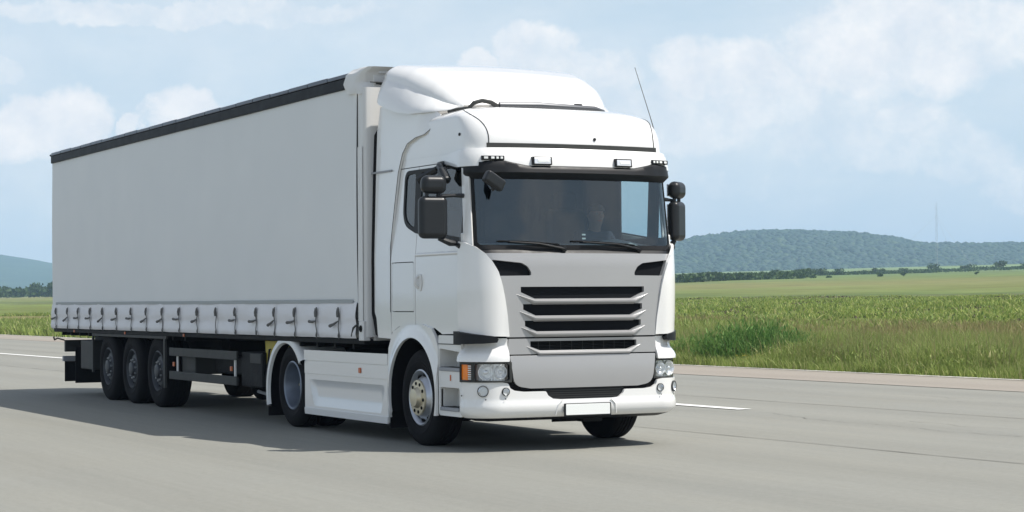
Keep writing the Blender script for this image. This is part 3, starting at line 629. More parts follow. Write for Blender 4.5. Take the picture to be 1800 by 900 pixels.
# --- doors, quarter panels, lockers
DOORHOLE = rounded([(-.45, 2.88), (-1.50, 2.885), (-1.50, 2.26), (-.45, 2.135)], [.03, .03, .05, .05])
QHOLE = rounded([(-1.63, 2.885), (-1.90, 2.885), (-1.93, 2.36), (-1.63, 2.262)], [.03, .10, .22, .03])
WALL = rounded([(-.425, 2.905), (-1.925, 2.91), (-1.955, 2.34), (-1.60, 2.235), (-.425, 2.105)], [.03, .12, .24, .3, .04])
for sg in (-1, 1):
    fl = sg > 0
    door = panel('door', [(-.425, 2.935), (-.425, 1.185), (-.9, 1.175), (-1.08, 1.235), (-1.56, 1.25), (-1.56, 2.935)], [DOORHOLE], SD(sg), 'white_paint', TR, .08, .03, flip=fl, off=-1)
    # pressed handle with its bowl
    MB().prism(rounded([(-1.50, 1.80), (-1.50, 1.64), (-1.41, 1.62), (-1.38, 1.70), (-1.40, 1.80)], .03), 'y', sg * 1.206, sg * 1.214).build('handle_bowl', 'white_plastic', door, bevel=.003)
    MB().tube([(-1.47, sg * 1.215, 1.78), (-1.468, sg * 1.245, 1.75), (-1.468, sg * 1.248, 1.69), (-1.47, sg * 1.215, 1.655)], .016, 8).build('handle', 'white_plastic', door)
    MB().grid(lambda u, v: SD(sg, .006 + .012 * math.sin(v * PI))(-.44 - 1.1 * u, 1.985 + .035 * v), 24, 4, not fl).build('press_line', 'white_paint', door, smooth=80)
    MB().grid(lambda u, v: SD(sg, -.004)(-.44 - 1.05 * u, 2.12 + .78 * v), 8, 6, not fl).build('window_glass', 'side_glass' if sg < 0 else 'far_glass', door, smooth=80)
    q = panel('quarter_panel', [(-1.572, 2.935), (-1.572, 1.25), (-2.0, 1.245), (-2.2, 1.18), (-2.205, 2.935)], [QHOLE, rounded([(-1.60, 1.935), (-2.185, 1.935), (-2.185, 1.40), (-1.60, 1.40)], .03)], SD(sg), 'white_paint', TR, .08, .03, flip=fl)
    panel('locker_lid', rounded([(-1.609, 1.926), (-2.176, 1.926), (-2.176, 1.409), (-1.609, 1.409)], .03), [], SD(sg), 'white_paint', TR, .1, .025, flip=fl, bevel=.004)
    MB().grid(lambda u, v: SD(sg, -.004)(-1.60 - .35 * u, 2.25 + .65 * v), 4, 6, not fl).build('quarter_glass', 'side_glass', q, smooth=80)
    panel('window_seal', WALL, [rounded([(-.46, 2.87), (-1.49, 2.875), (-1.49, 2.275), (-.46, 2.15)], .04), rounded([(-1.64, 2.87), (-1.885, 2.87), (-1.905, 2.38), (-1.64, 2.285)], [.03, .1, .2, .03])], SD(sg, .006), 'gasket', TR, .08, .012, flip=fl)
    panel('header_panel', [(-.42, 3.03), (-.42, 2.944), (-2.205, 2.944), (-2.205, 3.03)], [], SD(sg), 'white_paint', TR, .1, .03, flip=fl)
    # A pillar outer strip between door window and windscreen
    a = panel('windscreen_pillar', [(sg * 1.155, 2.06), (sg * 1.255, 2.05), (sg * 1.255, 2.86), (sg * 1.155, 2.84)], [], lambda s, z: CS(s, z, .004), 'white_paint', TR, .03, .02, flip=not fl)
    MB().box(-.43, -.36, sg * 1.17, sg * 1.215, 2.09, 2.20).build('washer_bracket', 'white_plastic', TR, bevel=.015)
    # corner deflector
    pc = [(SEND - .004, 2.115), (1.27, 2.10), (1.16, 2.055), (1.07, 1.985), (1.01, 1.90), (.965, 1.80), (.93, 1.66), (.90, 1.5), (.872, 1.34), (.853, 1.155), (1.0, 1.16), (SEND - .004, 1.215)]
    def cdef(s, z):
        e = min(1, max(.35, (abs(s) - .85) / .14)); return CL(s, z, .022 * e + .012 * math.sin(min(1, max(0, (z - 1.2) / .9)) * PI))
    panel('corner_deflector', [(sg * a_, b_) for a_, b_ in rounded(pc, [.02, .08, .08, .08, .08, .1, 0, 0, 0, .01, .05, .02])], [], cdef, 'white_paint', TR, .035, .03, smooth=60, flip=sg < 0)
    sp_ = [(SEND + .02, 1.212), (1.0, 1.158), (.972, 1.13), (.985, 1.098), (1.1, 1.088), (SEND + .02, 1.08)]
    panel('corner_spoiler', [(sg * a_, b_) for a_, b_ in sp_], [], lambda s, z: CL(s, z, .036), 'black_plastic', TR, .04, .06, smooth=50, flip=sg < 0)

# --- windscreen
MB().grid(lambda u, v: CS(-1.15 + 2.3 * u, 2.03 + .85 * v, -.004), 48, 10).build('windscreen', 'windscreen_glass', TR, smooth=80)
panel('windscreen_seal', rounded(both([(1.15, 2.03), (1.15, 2.88)]), .02), [rounded(both([(1.12, 2.075), (1.125, 2.85)]), .05)], lambda s, z: CS(s, z, .004), 'gasket', TR, .05, .012)
MB().grid(lambda u, v: CS(-1.17 + 2.34 * u, 1.985 + .065 * v, .012 - .02 * v), 40, 3).build('scuttle', 'black_plastic', TR, smooth=60)
for py, ty in ((-.22, -.93), (.68, -.13)):
    P0 = Vector(CS(py, 2.035, .02)); P1 = Vector(CS(py - .28, 2.085, .035)); P2 = Vector(CS(ty + .12, 2.105, .03))
    w = MB().tube([P0, P1, P2], [.016, .011, .007], 8).build('wiper', 'black_plastic', TR)
    MB().tube([CS(ty + (py - .05 - ty) * i / 10, 2.112 - .035 * (i / 10) ** 2, .014) for i in range(11)], .008, 6).build('wiper_blade', 'rubber', w)
    px_ = CS(py, 2.035)[0]; MB().lathe([(.001, px_ + .035), (.03, px_ + .03), (.034, px_ - .005)], 0, 2.035, 1, 14, axis='x', cy=py).build('pivot_cap', 'black_plastic', w)
# --- silver grille front
SLOTS = [(1.652, 1.532, .715, .565), (1.478, 1.362, .69, .555), (1.312, 1.204, .672, .545)]
def slot(zt, zb, ht, hb): return [(-ht, zt), (ht, zt), (ht, zt - .055), (hb, zb), (-hb, zb), (-ht, zt - .055)]
vent = lambda sg: [(sg * a, b) for a, b in rounded([(1.02, 1.925), (.70, 1.893), (.635, 1.855), (.60, 1.80), (.598, 1.765), (.945, 1.762)], [.01, .08, .06, .04, .02, .01])]
gout = both([(.865, 1.148), (.885, 1.34), (.915, 1.5), (.945, 1.66), (.98, 1.80), (1.03, 1.905), (1.09, 1.965), (1.10, 1.99)])
gp = panel('grille_panel', gout, [slot(*s) for s in SLOTS] + [vent(1), vent(-1)], lambda s, z: CL(s, z, -.012 * max(0, (z - 1.9) / .1)), 'silver_paint', TR, .045, .035)
def lip(name, zb, hb, ht, parent, mat='silver_paint', pr=.046, dz=.05):
    """sloping ledge under each slot, turned up at its ends"""
    pth = [(-ht - .05, zb + .045, .0), (-hb - .02, zb - .004, 1), (-hb * .6, zb - .004, 1), (0, zb - .004, 1), (hb * .6, zb - .004, 1), (hb + .02, zb - .004, 1), (ht + .05, zb + .045, .0)]
    def fn(u, v):
        i = min(5, int(u * 6)); t = u * 6 - i; a, b = pth[i], pth[i + 1]; s = a[0] + (b[0] - a[0]) * t; z = a[1] + (b[1] - a[1]) * t; w = a[2] + (b[2] - a[2]) * t
        prof = [(-.03, .004), (0, .002), (pr, -.020), (pr * .92, -.034), (.001, -.030 - dz * .5)]
        k = min(3, int(v * 4)); tt = v * 4 - k; d = prof[k][0] + (prof[k + 1][0] - prof[k][0]) * tt; e = prof[k][1] + (prof[k + 1][1] - prof[k][1]) * tt
        return CL(s, z + e * (w if e < 0 else 1), (d * w) if d > 0 else d)
    return MB().grid(fn, 36, 8, True).build(name, mat, parent, smooth=32)
for zt, zb, ht, hb in SLOTS:
    lip('grille_bar', zb, hb, ht, gp)
    me_ = MB()
    for k in range(5):
        z = zb + .012 + (zt - zb) * (k + .3) / 5
        me_.grid(lambda u, v: CL(-ht + 2 * ht * u, z + .006 * v, -.055 - .008 * v), 12, 1)
    me_.build('grille_mesh', 'black_plastic', gp, smooth=0)
MB().grid(lambda u, v: CL(-1.05 + 2.1 * u, .55 + 1.4 * v, -.085), 30, 20).build('grille_backing', 'matt_black', TR, smooth=60)
for sg in (-1, 1):
    for k in range(3): MB().tube([CL(sg * (.61 + .13 * i), 1.79 + .035 * k, -.06) for i in range(4)], .006, 5).build('vent_slat', 'black_plastic', gp)
lg = panel('lower_grille_panel', rounded(both([(.862, .975), (.85, 1.132)]), .012), [slot(1.105, 1.012, .615, .505)], CL, 'silver_paint', TR, .05, .03)
lip('grille_bar', 1.012, .505, .615, lg, pr=.028, dz=.03)
me_ = MB()
for k in range(6):
    z = 1.012 + .015 * k; me_.grid(lambda u, v: CL(-.62 + 1.24 * u, z + .004 * v, -.05 - .006 * v), 12, 1)
for k in range(9):
    s = -.5 + .125 * k; me_.grid(lambda u, v: CL(s + .008 * u, 1.0 + .11 * v, -.062), 1, 2)
me_.build('grille_mesh', 'guard_grey', lg, smooth=0)
lp = panel('radiator_flap', rounded([(.845, .962), (-.845, .962), (-.80, .66), (-.62, .632), (.62, .632), (.80, .66)], [.015, .015, .12, .1, .1, .12]), [], lambda s, z: CL(s, z, .014 + .01 * math.sin((z - .63) / .33 * PI)), 'silver_paint', TR, .06, .03, smooth=60, bevel=.006)
panel('seam_filler', rounded(both([(.875, .60), (.875, .98)]), .02), [], lambda s, z: CL(s, z, -.03), 'matt_black', TR, .1, .02)
# --- bumper
bo = [(-SEND, .34), (SEND, .34), (SEND, .700), (.93, .700), (.865, .688), (.845, .64), (.80, .615), (.70, .602), (.455, .602), (.435, .56), (.38, .525), (.30, .518)]
bo = bo + [(-a, b) for a, b in bo[:1:-1]]
def bfn(s, z):
    e = max(0, min(1, (.505 - z) / .012)) * .012; return CL(s, z, .02 + e - .05 * max(0, (.40 - z) / .06) ** 2 + .0 * s)
bp_ = panel('bumper', rounded(bo, [.02, .02, .015] + [.03] * 8 + [.03] * (len(bo) - 11)), [], bfn, 'white_paint', TR, .03, .035, smooth=50)
MB().grid(lambda u, v: CL(-SEND + 2 * SEND * u, .34 - .035 * v, -.02 - .12 * v), 40, 3, True).build('bumper_underside', 'black_plastic', TR, smooth=50)
panel('bumper_grille', rounded(both([(.44, .50), (.47, .625)]), .02), [], lambda s, z: CL(s, z, -.01), 'black_plastic', TR, .06, .02)
for k in range(4): MB().grid(lambda u, v: CL(-.41 + .82 * u, .535 + .022 * k + .006 * v, .002), 12, 1, True).build('bumper_slat', 'guard_grey', TR, smooth=0)
# plate recess ribs, plate
for sg in (-1, 1): MB().tube([CL(sg * (.28 + .0), .51, .034), CL(sg * .33, .46, .036), CL(sg * .35, .36, .03)], .006, 6).build('bumper_rib', 'white_paint', bp_)
pl = MB().prism(rounded([(-.272, .340), (.272, .340), (.272, .474), (-.272, .474)], .012), 'x', -.012, .0).build('plate_frame', 'black_plastic', TR, bevel=.003)
MB().prism(rounded([(-.255, .356), (.255, .356), (.255, .466), (-.255, .466)], .01), 'x', .0, .006).build('number_plate', 'plate_white', pl, bevel=.002)
def lamp_round(y, z, r, parent, sgn):
    s = y; p = Vector(CL(s, z, .028)); n = (Vector(CL(s, z, .1)) - p).normalized(); q = n.to_track_quat('Z', 'Y'); m = MB()
    def ring(prof, mat, name, par, nn=22):
        mm = MB(); vs = []; fs = []
        for rr, h in prof:
            for k in range(nn): vs.append(p + q @ Vector((rr * math.cos(2 * PI * k / nn), rr * math.sin(2 * PI * k / nn), h)))
        for i in range(len(prof) - 1):
            for k in range(nn): fs.append((i * nn + k, i * nn + (k + 1) % nn, (i + 1) * nn + (k + 1) % nn, (i + 1) * nn + k))
        mm.add(vs, fs); return mm.build(name, mat, par, smooth=50)
    L = ring([(r * 1.16, -.02), (r * 1.16, .006), (r * 1.02, .010), (r, .002)], 'guard_grey', 'fog_lamp', parent)
    ring([(r, .003), (r * .8, -.012), (r * .45, -.022), (r * .2, -.024), (0.001, -.006)], 'chrome', 'reflector', L)
    ring([(r * 1.01, .004), (r * .6, .013), (.001, .017)], 'lens', 'lamp_glass', L)
for sg in (-1, 1): lamp_round(sg * 1.105, .612, .049, TR, sg); lamp_round(sg * .895, .606, .036, TR, sg)
for sy, sz in ((1.08, .53), (.90, .535), (1.335, .565)):
    for sg in (-1, 1): p = Vector(CL(sg * sy, sz, .034)); MB().tube([p, p + Vector((.004, sg * .004, 0))], .007, 8).build('bumper_bolt', 'black_plastic', TR)
# --- headlamps and the white brow above them
for sg in (-1, 1):
    fl = sg < 0
    def fx(poly): return [(sg * a, b) for a, b in poly]
    hl = panel('headlight', fx([(.835, .708), (SEND + .0, .708), (SEND + .0, .895), (.835, .895)]), [], lambda s, z: CL(s, z, -.062), 'lamp_silver', TR, .05, .02, flip=fl)
    panel('lamp_bezel', fx([(.83, .700), (SEND + .01, .700), (SEND + .01, .900), (.83, .900)]), [fx(rounded([(.85, .716), (1.185, .716), (1.185, .884), (.85, .884)], .03)), fx(rounded([(1.215, .722), (SEND - .005, .722), (SEND - .005, .878), (1.215, .878)], .01))], lambda s, z: CL(s, z, .004), 'guard_grey', hl, .04, .03, flip=fl)
    for cs, rr in ((1.085, .075), (.925, .062)):
        c0 = Vector(CL(sg * cs, .80, -.03)); nrm = Vector((1, sg * (.35 if cs > 1 else .1), 0)).normalized(); qq = nrm.to_track_quat('Z', 'Y'); mm = MB(); prof = [(rr * 1.06, .018), (rr, .018), (rr * .86, -.004), (rr * .55, -.018), (rr * .34, -.020), (rr * .32, .012), (rr * .18, .022), (.001, .024)]; nn = 24
        vs = [c0 + qq @ Vector((a * math.cos(2 * PI * k / nn), a * math.sin(2 * PI * k / nn), h)) for a, h in prof for k in range(nn)]
        mm.add(vs, [(i * nn + k, i * nn + (k + 1) % nn, (i + 1) * nn + (k + 1) % nn, (i + 1) * nn + k) for i in range(len(prof) - 1) for k in range(nn)]); mm.build('reflector', 'lamp_silver', hl, smooth=40)
    panel('reflector_surround', fx([(.845, .712), (1.20, .712), (1.20, .888), (.845, .888)]), [], lambda s, z: CL(s, z, -.046 + .012 * math.sin(s * 60)), 'lamp_silver', hl, .02, .0, flip=fl, smooth=20)
    panel('headlamp_glass', fx([(.845, .712), (1.19, .712), (1.19, .888), (.845, .888)]), [], lambda s, z: CL(s, z, .0), 'lens', hl, .05, .0, flip=fl)
    panel('turn_signal', fx([(1.265, .722), (SEND, .722), (SEND, .878), (1.265, .878)]), [], lambda s, z: CL(s, z, -.004), 'amber', hl, .05, .02, flip=fl)
    for k in range(7): z = .728 + .0215 * k; panel('signal_rib', fx([(1.212, z), (1.268, z), (1.268, z + .012), (1.212, z + .012)]), [], lambda s, z_: CL(s, z_, .0), 'plate_white', hl, .03, .012, flip=fl)
    panel('signal_backing', fx([(1.20, .712), (1.27, .712), (1.27, .888), (1.20, .888)]), [], lambda s, z: CL(s, z, -.02), 'orange_marker', hl, .05, .01, flip=fl)
    def brow(s, z):
        k_ = (z - .90) / .24; q_ = min(1, max(0, (k_ - .12) / .62)); q_ = q_ * q_ * (3 - 2 * q_); return CL(s, z, .034 - (.055 + .03 * min(1, max(0, (abs(s) - .86) / .2))) * q_)
    panel('headlight_cowl', fx(rounded([(.866, .905), (SEND + .01, .905), (SEND + .01, 1.138), (.858, 1.138)], [.01, .01, .01, .01])), [], brow, 'white_paint', TR, .03, .03, smooth=60, flip=fl)
# --- lower side: step box, front fender
for sg in (-1, 1):
    fl = sg > 0; yo = 1.222
    sb = panel('step_panel', rounded([(-.412, .345), (-.412, 1.165), (-.955, 1.165), (-.955, .345)], [.02, .02, .02, .05]), [rounded([(-.455, .395), (-.455, .635), (-.915, .635), (-.915, .395)], .02), rounded([(-.43, .80), (-.43, 1.0), (-.93, 1.03), (-.94, .80)], .02)], SD(sg, 0, yo), 'white_plastic', TR, .06, .03, flip=fl)
    for (xa, xb, za, zb) in ((-.455, -.915, .395, .635), (-.43, -.935, .80, 1.03)):
        yi = sg * (yo - .20); yy = sg * (yo - .012); m = MB()
        m.add([(xa, yy, za), (xb, yy, za), (xb, yy, zb), (xa, yy, zb), (xa, yi, za), (xb, yi, za), (xb, yi, zb), (xa, yi, zb)], [(4, 5, 6, 7), (0, 1, 5, 4), (1, 2, 6, 5), (2, 3, 7, 6), (3, 0, 4, 7)])
        m.build('step_recess', 'white_plastic', sb, smooth=0)
        MB().box(xb + .01, xa - .01, min(yi, sg * (yo + .012)), max(yi, sg * (yo + .012)), za + .002, za + .038).build('step_tread', 'step_grey', sb, bevel=.006)
        for k in range(5): MB().box(xb + .03, xa - .03, sg * (yo - .03 * k - .012) - .006, sg * (yo - .03 * k - .012) + .006, za + .037, za + .043).build('tread_rib', 'guard_grey', sb, smooth=0)
    MB().box(-.672, -.652, sg * yo, sg * (yo + .008), .705, .765).build('side_marker', 'orange_marker', sb, bevel=.003)
    MB().box(-.95, -.42, sg * (yo + .001) - .004, sg * (yo + .001) + .004, 1.072, 1.080).build('trim_groove', 'guard_grey', sb, smooth=0)
    arc = [(-1.58 + .60 * math.cos(a), .53 + .60 * math.sin(a)) for a in [math.radians(-19 + 218 * k / 40) for k in range(41)]]
    arc = [(x, z) for x, z in arc]
    fo = [(-.962, .335), (-.965, 1.04), (-1.03, 1.15), (-1.13, 1.235), (-1.36, 1.272), (-1.86, 1.266), (-2.12, 1.19), (-2.24, 1.01), (-2.268, .78), (-2.262, .27), (-2.19, .262)]
    def ff(x, z):
        d = math.hypot(x + 1.58, z - .53); return (x, sg * (1.225 + .03 * max(0, min(1, (.70 - d) / .07))), z)
    fe = panel('front_fender', fo + arc[::-1], [], ff, 'white_paint', TR, .04, .03, smooth=60, flip=fl)
    prof = [(.605, sg * 1.24), (.62, sg * .72)]
    MB().lathe(prof, -1.58, .53, 1, 36, math.radians(-19), math.radians(199)).build('wheel_arch_liner', 'matt_black', TR, smooth=60)
    MB().lathe([(.62, sg * .72), (.2, sg * .72)], -1.58, .53, 1, 24, math.radians(-19), math.radians(199)).build('wheel_arch_liner', 'matt_black', TR, smooth=0)
    MB().box(-2.30, -2.27, sg * 1.19, sg * .8, .14, .45).build('mud_flap', 'rubber', TR, bevel=.004)
# --- roof dome
def dome(s, ph, d=0):
    t = math.sin(ph); cz = 1 - math.cos(ph)
    W = 1.148 - .05 * t ** 2 - .30 * max(0, (t - .72) / .28) ** 2.2; R = .19 + .06 * t; F = -.17 - .72 * cz ** 1.15; A0 = W - R
    x, y, z = surf(s * (A0 / (1.148 - .19)) if abs(s) < .958 else (abs(s) - .958 + A0) * (1 if s > 0 else -1), 0, d, W, R, F, .15 * (1 - .5 * t))
    return (x, y, 3.03 + .50 * t + d * t * .7)
m = MB(); m.grid(lambda u, v: dome(-2.95 + 5.9 * u, v * PI / 2 * .985), 110, 30, True)
top = [dome(-2.95 + 5.9 * i / 110, PI / 2 * .985) for i in range(111)]; k = len(m.v)
m.v += top + [(-1.3 if abs(p[1]) < .6 else -1.5, 0, 3.55) for p in top[:1]]
m.f += [(k + i, k + i + 1, k + 111) for i in range(110)]
m.build('cab_roof', 'white_paint', TR, smooth=60)
seam = [dome(-.972 - .62 * (v / .95) ** 2.4, v * PI / 2, .0) for v in np.linspace(.0, .95, 20)]
for sg in (-1, 1):
    MB().tube([(a, -b * sg if sg > 0 else b, c) for a, b, c in seam], .005, 6).build('roof_seam', 'gasket', TR)
MB().grid(lambda u, v: CS(-.99 + 1.98 * u, 3.055 + .05 * v, .012), 30, 2, True).build('roof_gap_strip', 'guard_grey', TR, smooth=60)
for s, ph in ((.21, .27), (-1.33, .36)): p = Vector(dome(s, ph)); n = (Vector(dome(s, ph, .05)) - p).normalized(); MB().tube([p, p + n * .012], .016, 10).build('roof_plug', 'black_plastic', TR)
# --- brow, visor, marker lamps
def browf(s, z):
    t = (z - 2.87) / .19; e = min(1, max(0, (1.75 - abs(s)) / .95)); return CS(s, z, .012 + e * (.092 - .065 * t + .02 * math.sin(t * PI)))
br = panel('visor_brow', rounded(both([(1.3, 2.868), (2.0, 2.975), (1.95, 3.0), (1.0, 3.055)]), [.05, .02, .02, .1, .1, .02, .02, .05]), [], browf, 'white_paint', TR, .045, .03, smooth=60)
def vtop(s): a = abs(s); return 2.888 + .052 * max(0, min(1, (a - .62) / .28)) - .03 * max(0, (a - 1.02) / .22)
def vis(u, v):
    s = -1.23 + 2.46 * u; e = min(1, (1.245 - abs(s)) / .4) ** .6 * .86; zt = vtop(s); zb = 2.79
    prof = [(.02, zt), (.10, zt - .004), (.135, zt - .03), (.15, zb + .012), (.13, zb), (.0, zb - .045), (-.0, zb - .05)]
    k = min(5, int(v * 6)); t = v * 6 - k; return CS(s, prof[k][1] + (prof[k + 1][1] - prof[k][1]) * t, (prof[k][0] + (prof[k + 1][0] - prof[k][0]) * t) * e + .004)
MB().grid(vis, 72, 12, False).build('sun_visor', 'black_plastic', TR, smooth=38)
def fr_box(name, s0, s1, z0, z1, d, dep, mat, parent, bev=.004):
    m = MB(); pts = []
    for dd in (d - dep, d):
        for (s, z) in ((s0, z0), (s1, z0), (s1, z1), (s0, z1)): pts.append(CS(s, z, dd))
    m.add(pts, [(3, 2, 1, 0), (4, 5, 6, 7), (0, 1, 5, 4), (1, 2, 6, 5), (2, 3, 7, 6), (3, 0, 4, 7)]); return m.build(name, mat, parent, bevel=bev, smooth=30)
for sg in (-1, 1):
    a, b = sorted((sg * .86, sg * 1.045)); o = fr_box('marker_light', a, b, 2.925, 2.968, .112, .05, 'black_plastic', br)
    for k in range(4): c = a + .028 + .043 * k; fr_box('marker_lens', c - .012, c + .012, 2.936, 2.958, .115, .01, 'plate_white', o, .002)
    a, b = sorted((sg * .37 + .0, sg * .575)); o = fr_box('roof_spotlight', a, b, 2.878, 2.962, .136, .07, 'black_plastic', br)
    fr_box('lamp_glass', a + .014, b - .014, 2.889, 2.951, .139, .01, 'lamp_silver', o, .006); fr_box('lamp_glass', a + .05, b - .03, 2.905, 2.935, .142, .01, 'plate_white', o, .006)
# --- mirrors
def rbox(name, c, size, rot, mat, parent, bev=.05, seg=4):
    m = MB(); R = Matrix.Rotation(rot[2], 3, 'Z') @ Matrix.Rotation(rot[1], 3, 'Y') @ Matrix.Rotation(rot[0], 3, 'X'); q = [Vector(c) + R @ Vector((sx * size[0] / 2, sy * size[1] / 2, sz * size[2] / 2)) for sx in (-1, 1) for sy in (-1, 1) for sz in (-1, 1)]
    m.add(q, [(0, 1, 3, 2), (4, 6, 7, 5), (0, 4, 5, 1), (2, 3, 7, 6), (0, 2, 6, 4), (1, 5, 7, 3)]); return m.build(name, mat, parent, bevel=bev, seg=seg, smooth=40)
for sg in (-1, 1):
    xm, ym = (-.46, -1.505) if sg < 0 else (-.56, 1.415); wd = .30 if sg < 0 else .265; rz = -.10 if sg < 0 else .62
    mi = rbox('wing_mirror', (xm, ym, 2.352), (.13, wd, .425), (0, 0, rz), 'mirror_plastic', TR, .06, 5)
    R = Matrix.Rotation(rz, 3, 'Z')
    def rp(x, y, z): v = R @ Vector((x, y, 0)); return (xm + v.x, ym + v.y, z)
    rbox('mirror_face', rp(-.066, 0, 2.352), (.01, wd - .06, .36), (0, 0, rz), 'chrome', mi, .004)
    mw = rbox('wide_angle_mirror', rp(0, .01, 2.683), (.14, .265, .185), (0, 0, rz), 'mirror_plastic', TR, .069, 6)
    rbox('mirror_face', rp(-.071, .01, 2.683), (.01, .2, .13), (0, 0, rz), 'chrome', mw, .004)
    for dy in (-.06, .06): MB().tube([rp(0, dy, 2.55), rp(0, dy, 2.62)], .02, 8).build('mirror_stem', 'mirror_plastic', mi)
    MB().tube([rp(0, .05 * -sg, 2.565), (xm + .04, sg * 1.3, 2.575), (-.42, sg * 1.165, 2.575)], [.02, .017, .024], 8).build('mirror_arm', 'mirror_plastic', mi)
    MB().tube([rp(0, .06 * -sg, 2.145), (xm + .03, sg * 1.33, 2.10), (-.44, sg * 1.20, 2.09)], [.022, .035, .022], 8).build('mirror_arm', 'mirror_plastic', mi)
    rbox('arm_foot', (-.40, sg * 1.245, 2.075), (.10, .05, .055), (0, .3, 0), 'mirror_plastic', mi, .018)
    rbox('arm_foot', (-.43, sg * 1.19, 2.12), (.07, .05, .09), (0, 0, 0), 'mirror_plastic', mi, .02)
# kerb mirror over the passenger door window, and front mirror hanging from the visor
km = rbox('kerb_mirror', (-.62, -1.30, 2.79), (.20, .09, .085), (0, .75, 0), 'mirror_plastic', TR, .03)
MB().tube([(-.70, -1.28, 2.83), (-.80, -1.27, 2.885), (-.90, -1.22, 2.915), (-.92, -1.16, 2.93)], [.03, .035, .035, .03], 8).build('mirror_arm', 'mirror_plastic', km)
MB().tube([(-.84, -1.27, 2.87), (-.98, -1.33, 2.80), (-1.04, -1.40, 2.76)], [.035, .05, .045], 8).build('mirror_arm', 'mirror_plastic', km)
fm = rbox('front_mirror', (.06, -1.075, 2.70), (.09, .235, .125), (-.52, 0, .1), 'mirror_plastic', TR, .028)
MB().tube([(.03, -1.12, 2.80), (.05, -1.12, 2.73)], .014, 8).build('mirror_stem', 'mirror_plastic', fm)
MB().tube([(.05, -1.085, 2.655), (.045, -1.075, 2.60)], [.03, .012], 8).build('mirror_stem', 'mirror_plastic', fm)
# antenna
MB().tube([(-.47, 1.12, 3.22), (-.60, 1.115, 3.48), (-.88, 1.10, 4.02)], [.006, .004, .003], 6).build('antenna', 'guard_grey', TR)
MB().tube([(-.45, 1.125, 3.17), (-.48, 1.12, 3.24)], .012, 8).build('antenna_base', 'black_plastic', TR)
# --- roof air deflector
ST = [(-1.16, 3.525, 3.56, .90, .82, .02), (-1.20, 3.512, 3.62, .94, .86, .07), (-1.32, 3.502, 3.745, 1.07, .95, .15), (-1.5, 3.50, 3.87, 1.15, 1.02, .20), (-1.7, 3.505, 3.955, 1.19, 1.07, .22), (-1.95, 3.54, 4.03, 1.215, 1.10, .20), (-2.2, 3.60, 4.07, 1.225, 1.12, .17), (-2.42, 3.665, 4.095, 1.225, 1.13, .14), (-2.50, 3.70, 4.08, 1.21, 1.12, .12)]
def defl(u, v):
    x = -1.16 - 1.34 * u; zb, zt, wb, wt, r = [float(np.interp(-x, [-s[0] for s in ST], [s[i] for s in ST])) for i in range(1, 6)]
    sg = -1 if v < .5 else 1; w = abs(v - .5) * 2          # 1 = lower edge, 0 = centre line
    if w > .6:                                            # flank
        t = (1 - w) / .4; z = zb + (zt - r - zb) * t; y = wb + (wt - wb) * t ** 1.6
        q = (zt - zb); y += .0 * max(0, 1 - abs(t - .18) / .25) * min(1, max(0, (-1.3 - x) / .2)) * min(1, max(0, (x + 2.1) / .4))
        
    elif w > .35:
        t = (.6 - w) / .25 * PI / 2; z = zt - r + r * math.sin(t); y = wt - r * 1.25 * (1 - math.cos(t))
    else:
        t = w / .35; y = (wt - r * 1.25) * t; z = zt + .028 * (1 - t * t)
    return (x, sg * y, z)
m = MB(); m.grid(defl, 40, 80); dn = len(m.v)
m.build('roof_air_deflector', 'white_paint', TR, smooth=60, thick=.02)
MB().grid(lambda u, v: (-1.2 - 1.28 * u, (-1 + 2 * v) * (.9 + .28 * u ** .6), 3.525 + .17 * u ** 1.3), 10, 8).build('deflector_underside', 'white_plastic', TR, smooth=60)
panel('air_inlet', rounded([(-.52, 3.575), (.52, 3.575), (.44, 3.635), (-.44, 3.635)], .01), [], lambda y, z: (-1.16 - (z - 3.555) * .75 + .012, y, z), 'step_grey', TR, .1, .02)
bar = MB().tube([(-1.02, -.47, 3.572), (-.99, 0, 3.582), (-1.02, .68, 3.567), (-1.06, .80, 3.54), (-1.14, .88, 3.49)], [.030, .032, .030, .03, .03], 10).build('roof_light_bar', 'bar_metal', TR)
MB().tube([(-1.22, -.97, 3.50), (-1.14, -.92, 3.515), (-1.08, -.80, 3.53), (-1.05, -.75, 3.585), (-1.04, -.66, 3.61), (-1.03, -.56, 3.595), (-1.03, -.49, 3.555)], [.014, .018, .02, .024, .024, .024, .03], 8).build('bar_bracket', 'guard_grey', bar)
MB().tube([(-1.06, .74, 3.54), (-1.15, .91, 3.49)], .036, 8).build('bar_end', 'black_plastic', bar)
for y in (-.25, .30, .37): MB().tube([(-1.0, y, 3.51), (-1.0, y + .05, 3.51)], .018, 6).build('bar_clamp', 'black_plastic', bar)
MB().box(-1.09, -1.05, .46, .54, 3.595, 3.62).build('bar_latch', 'black_plastic', bar)
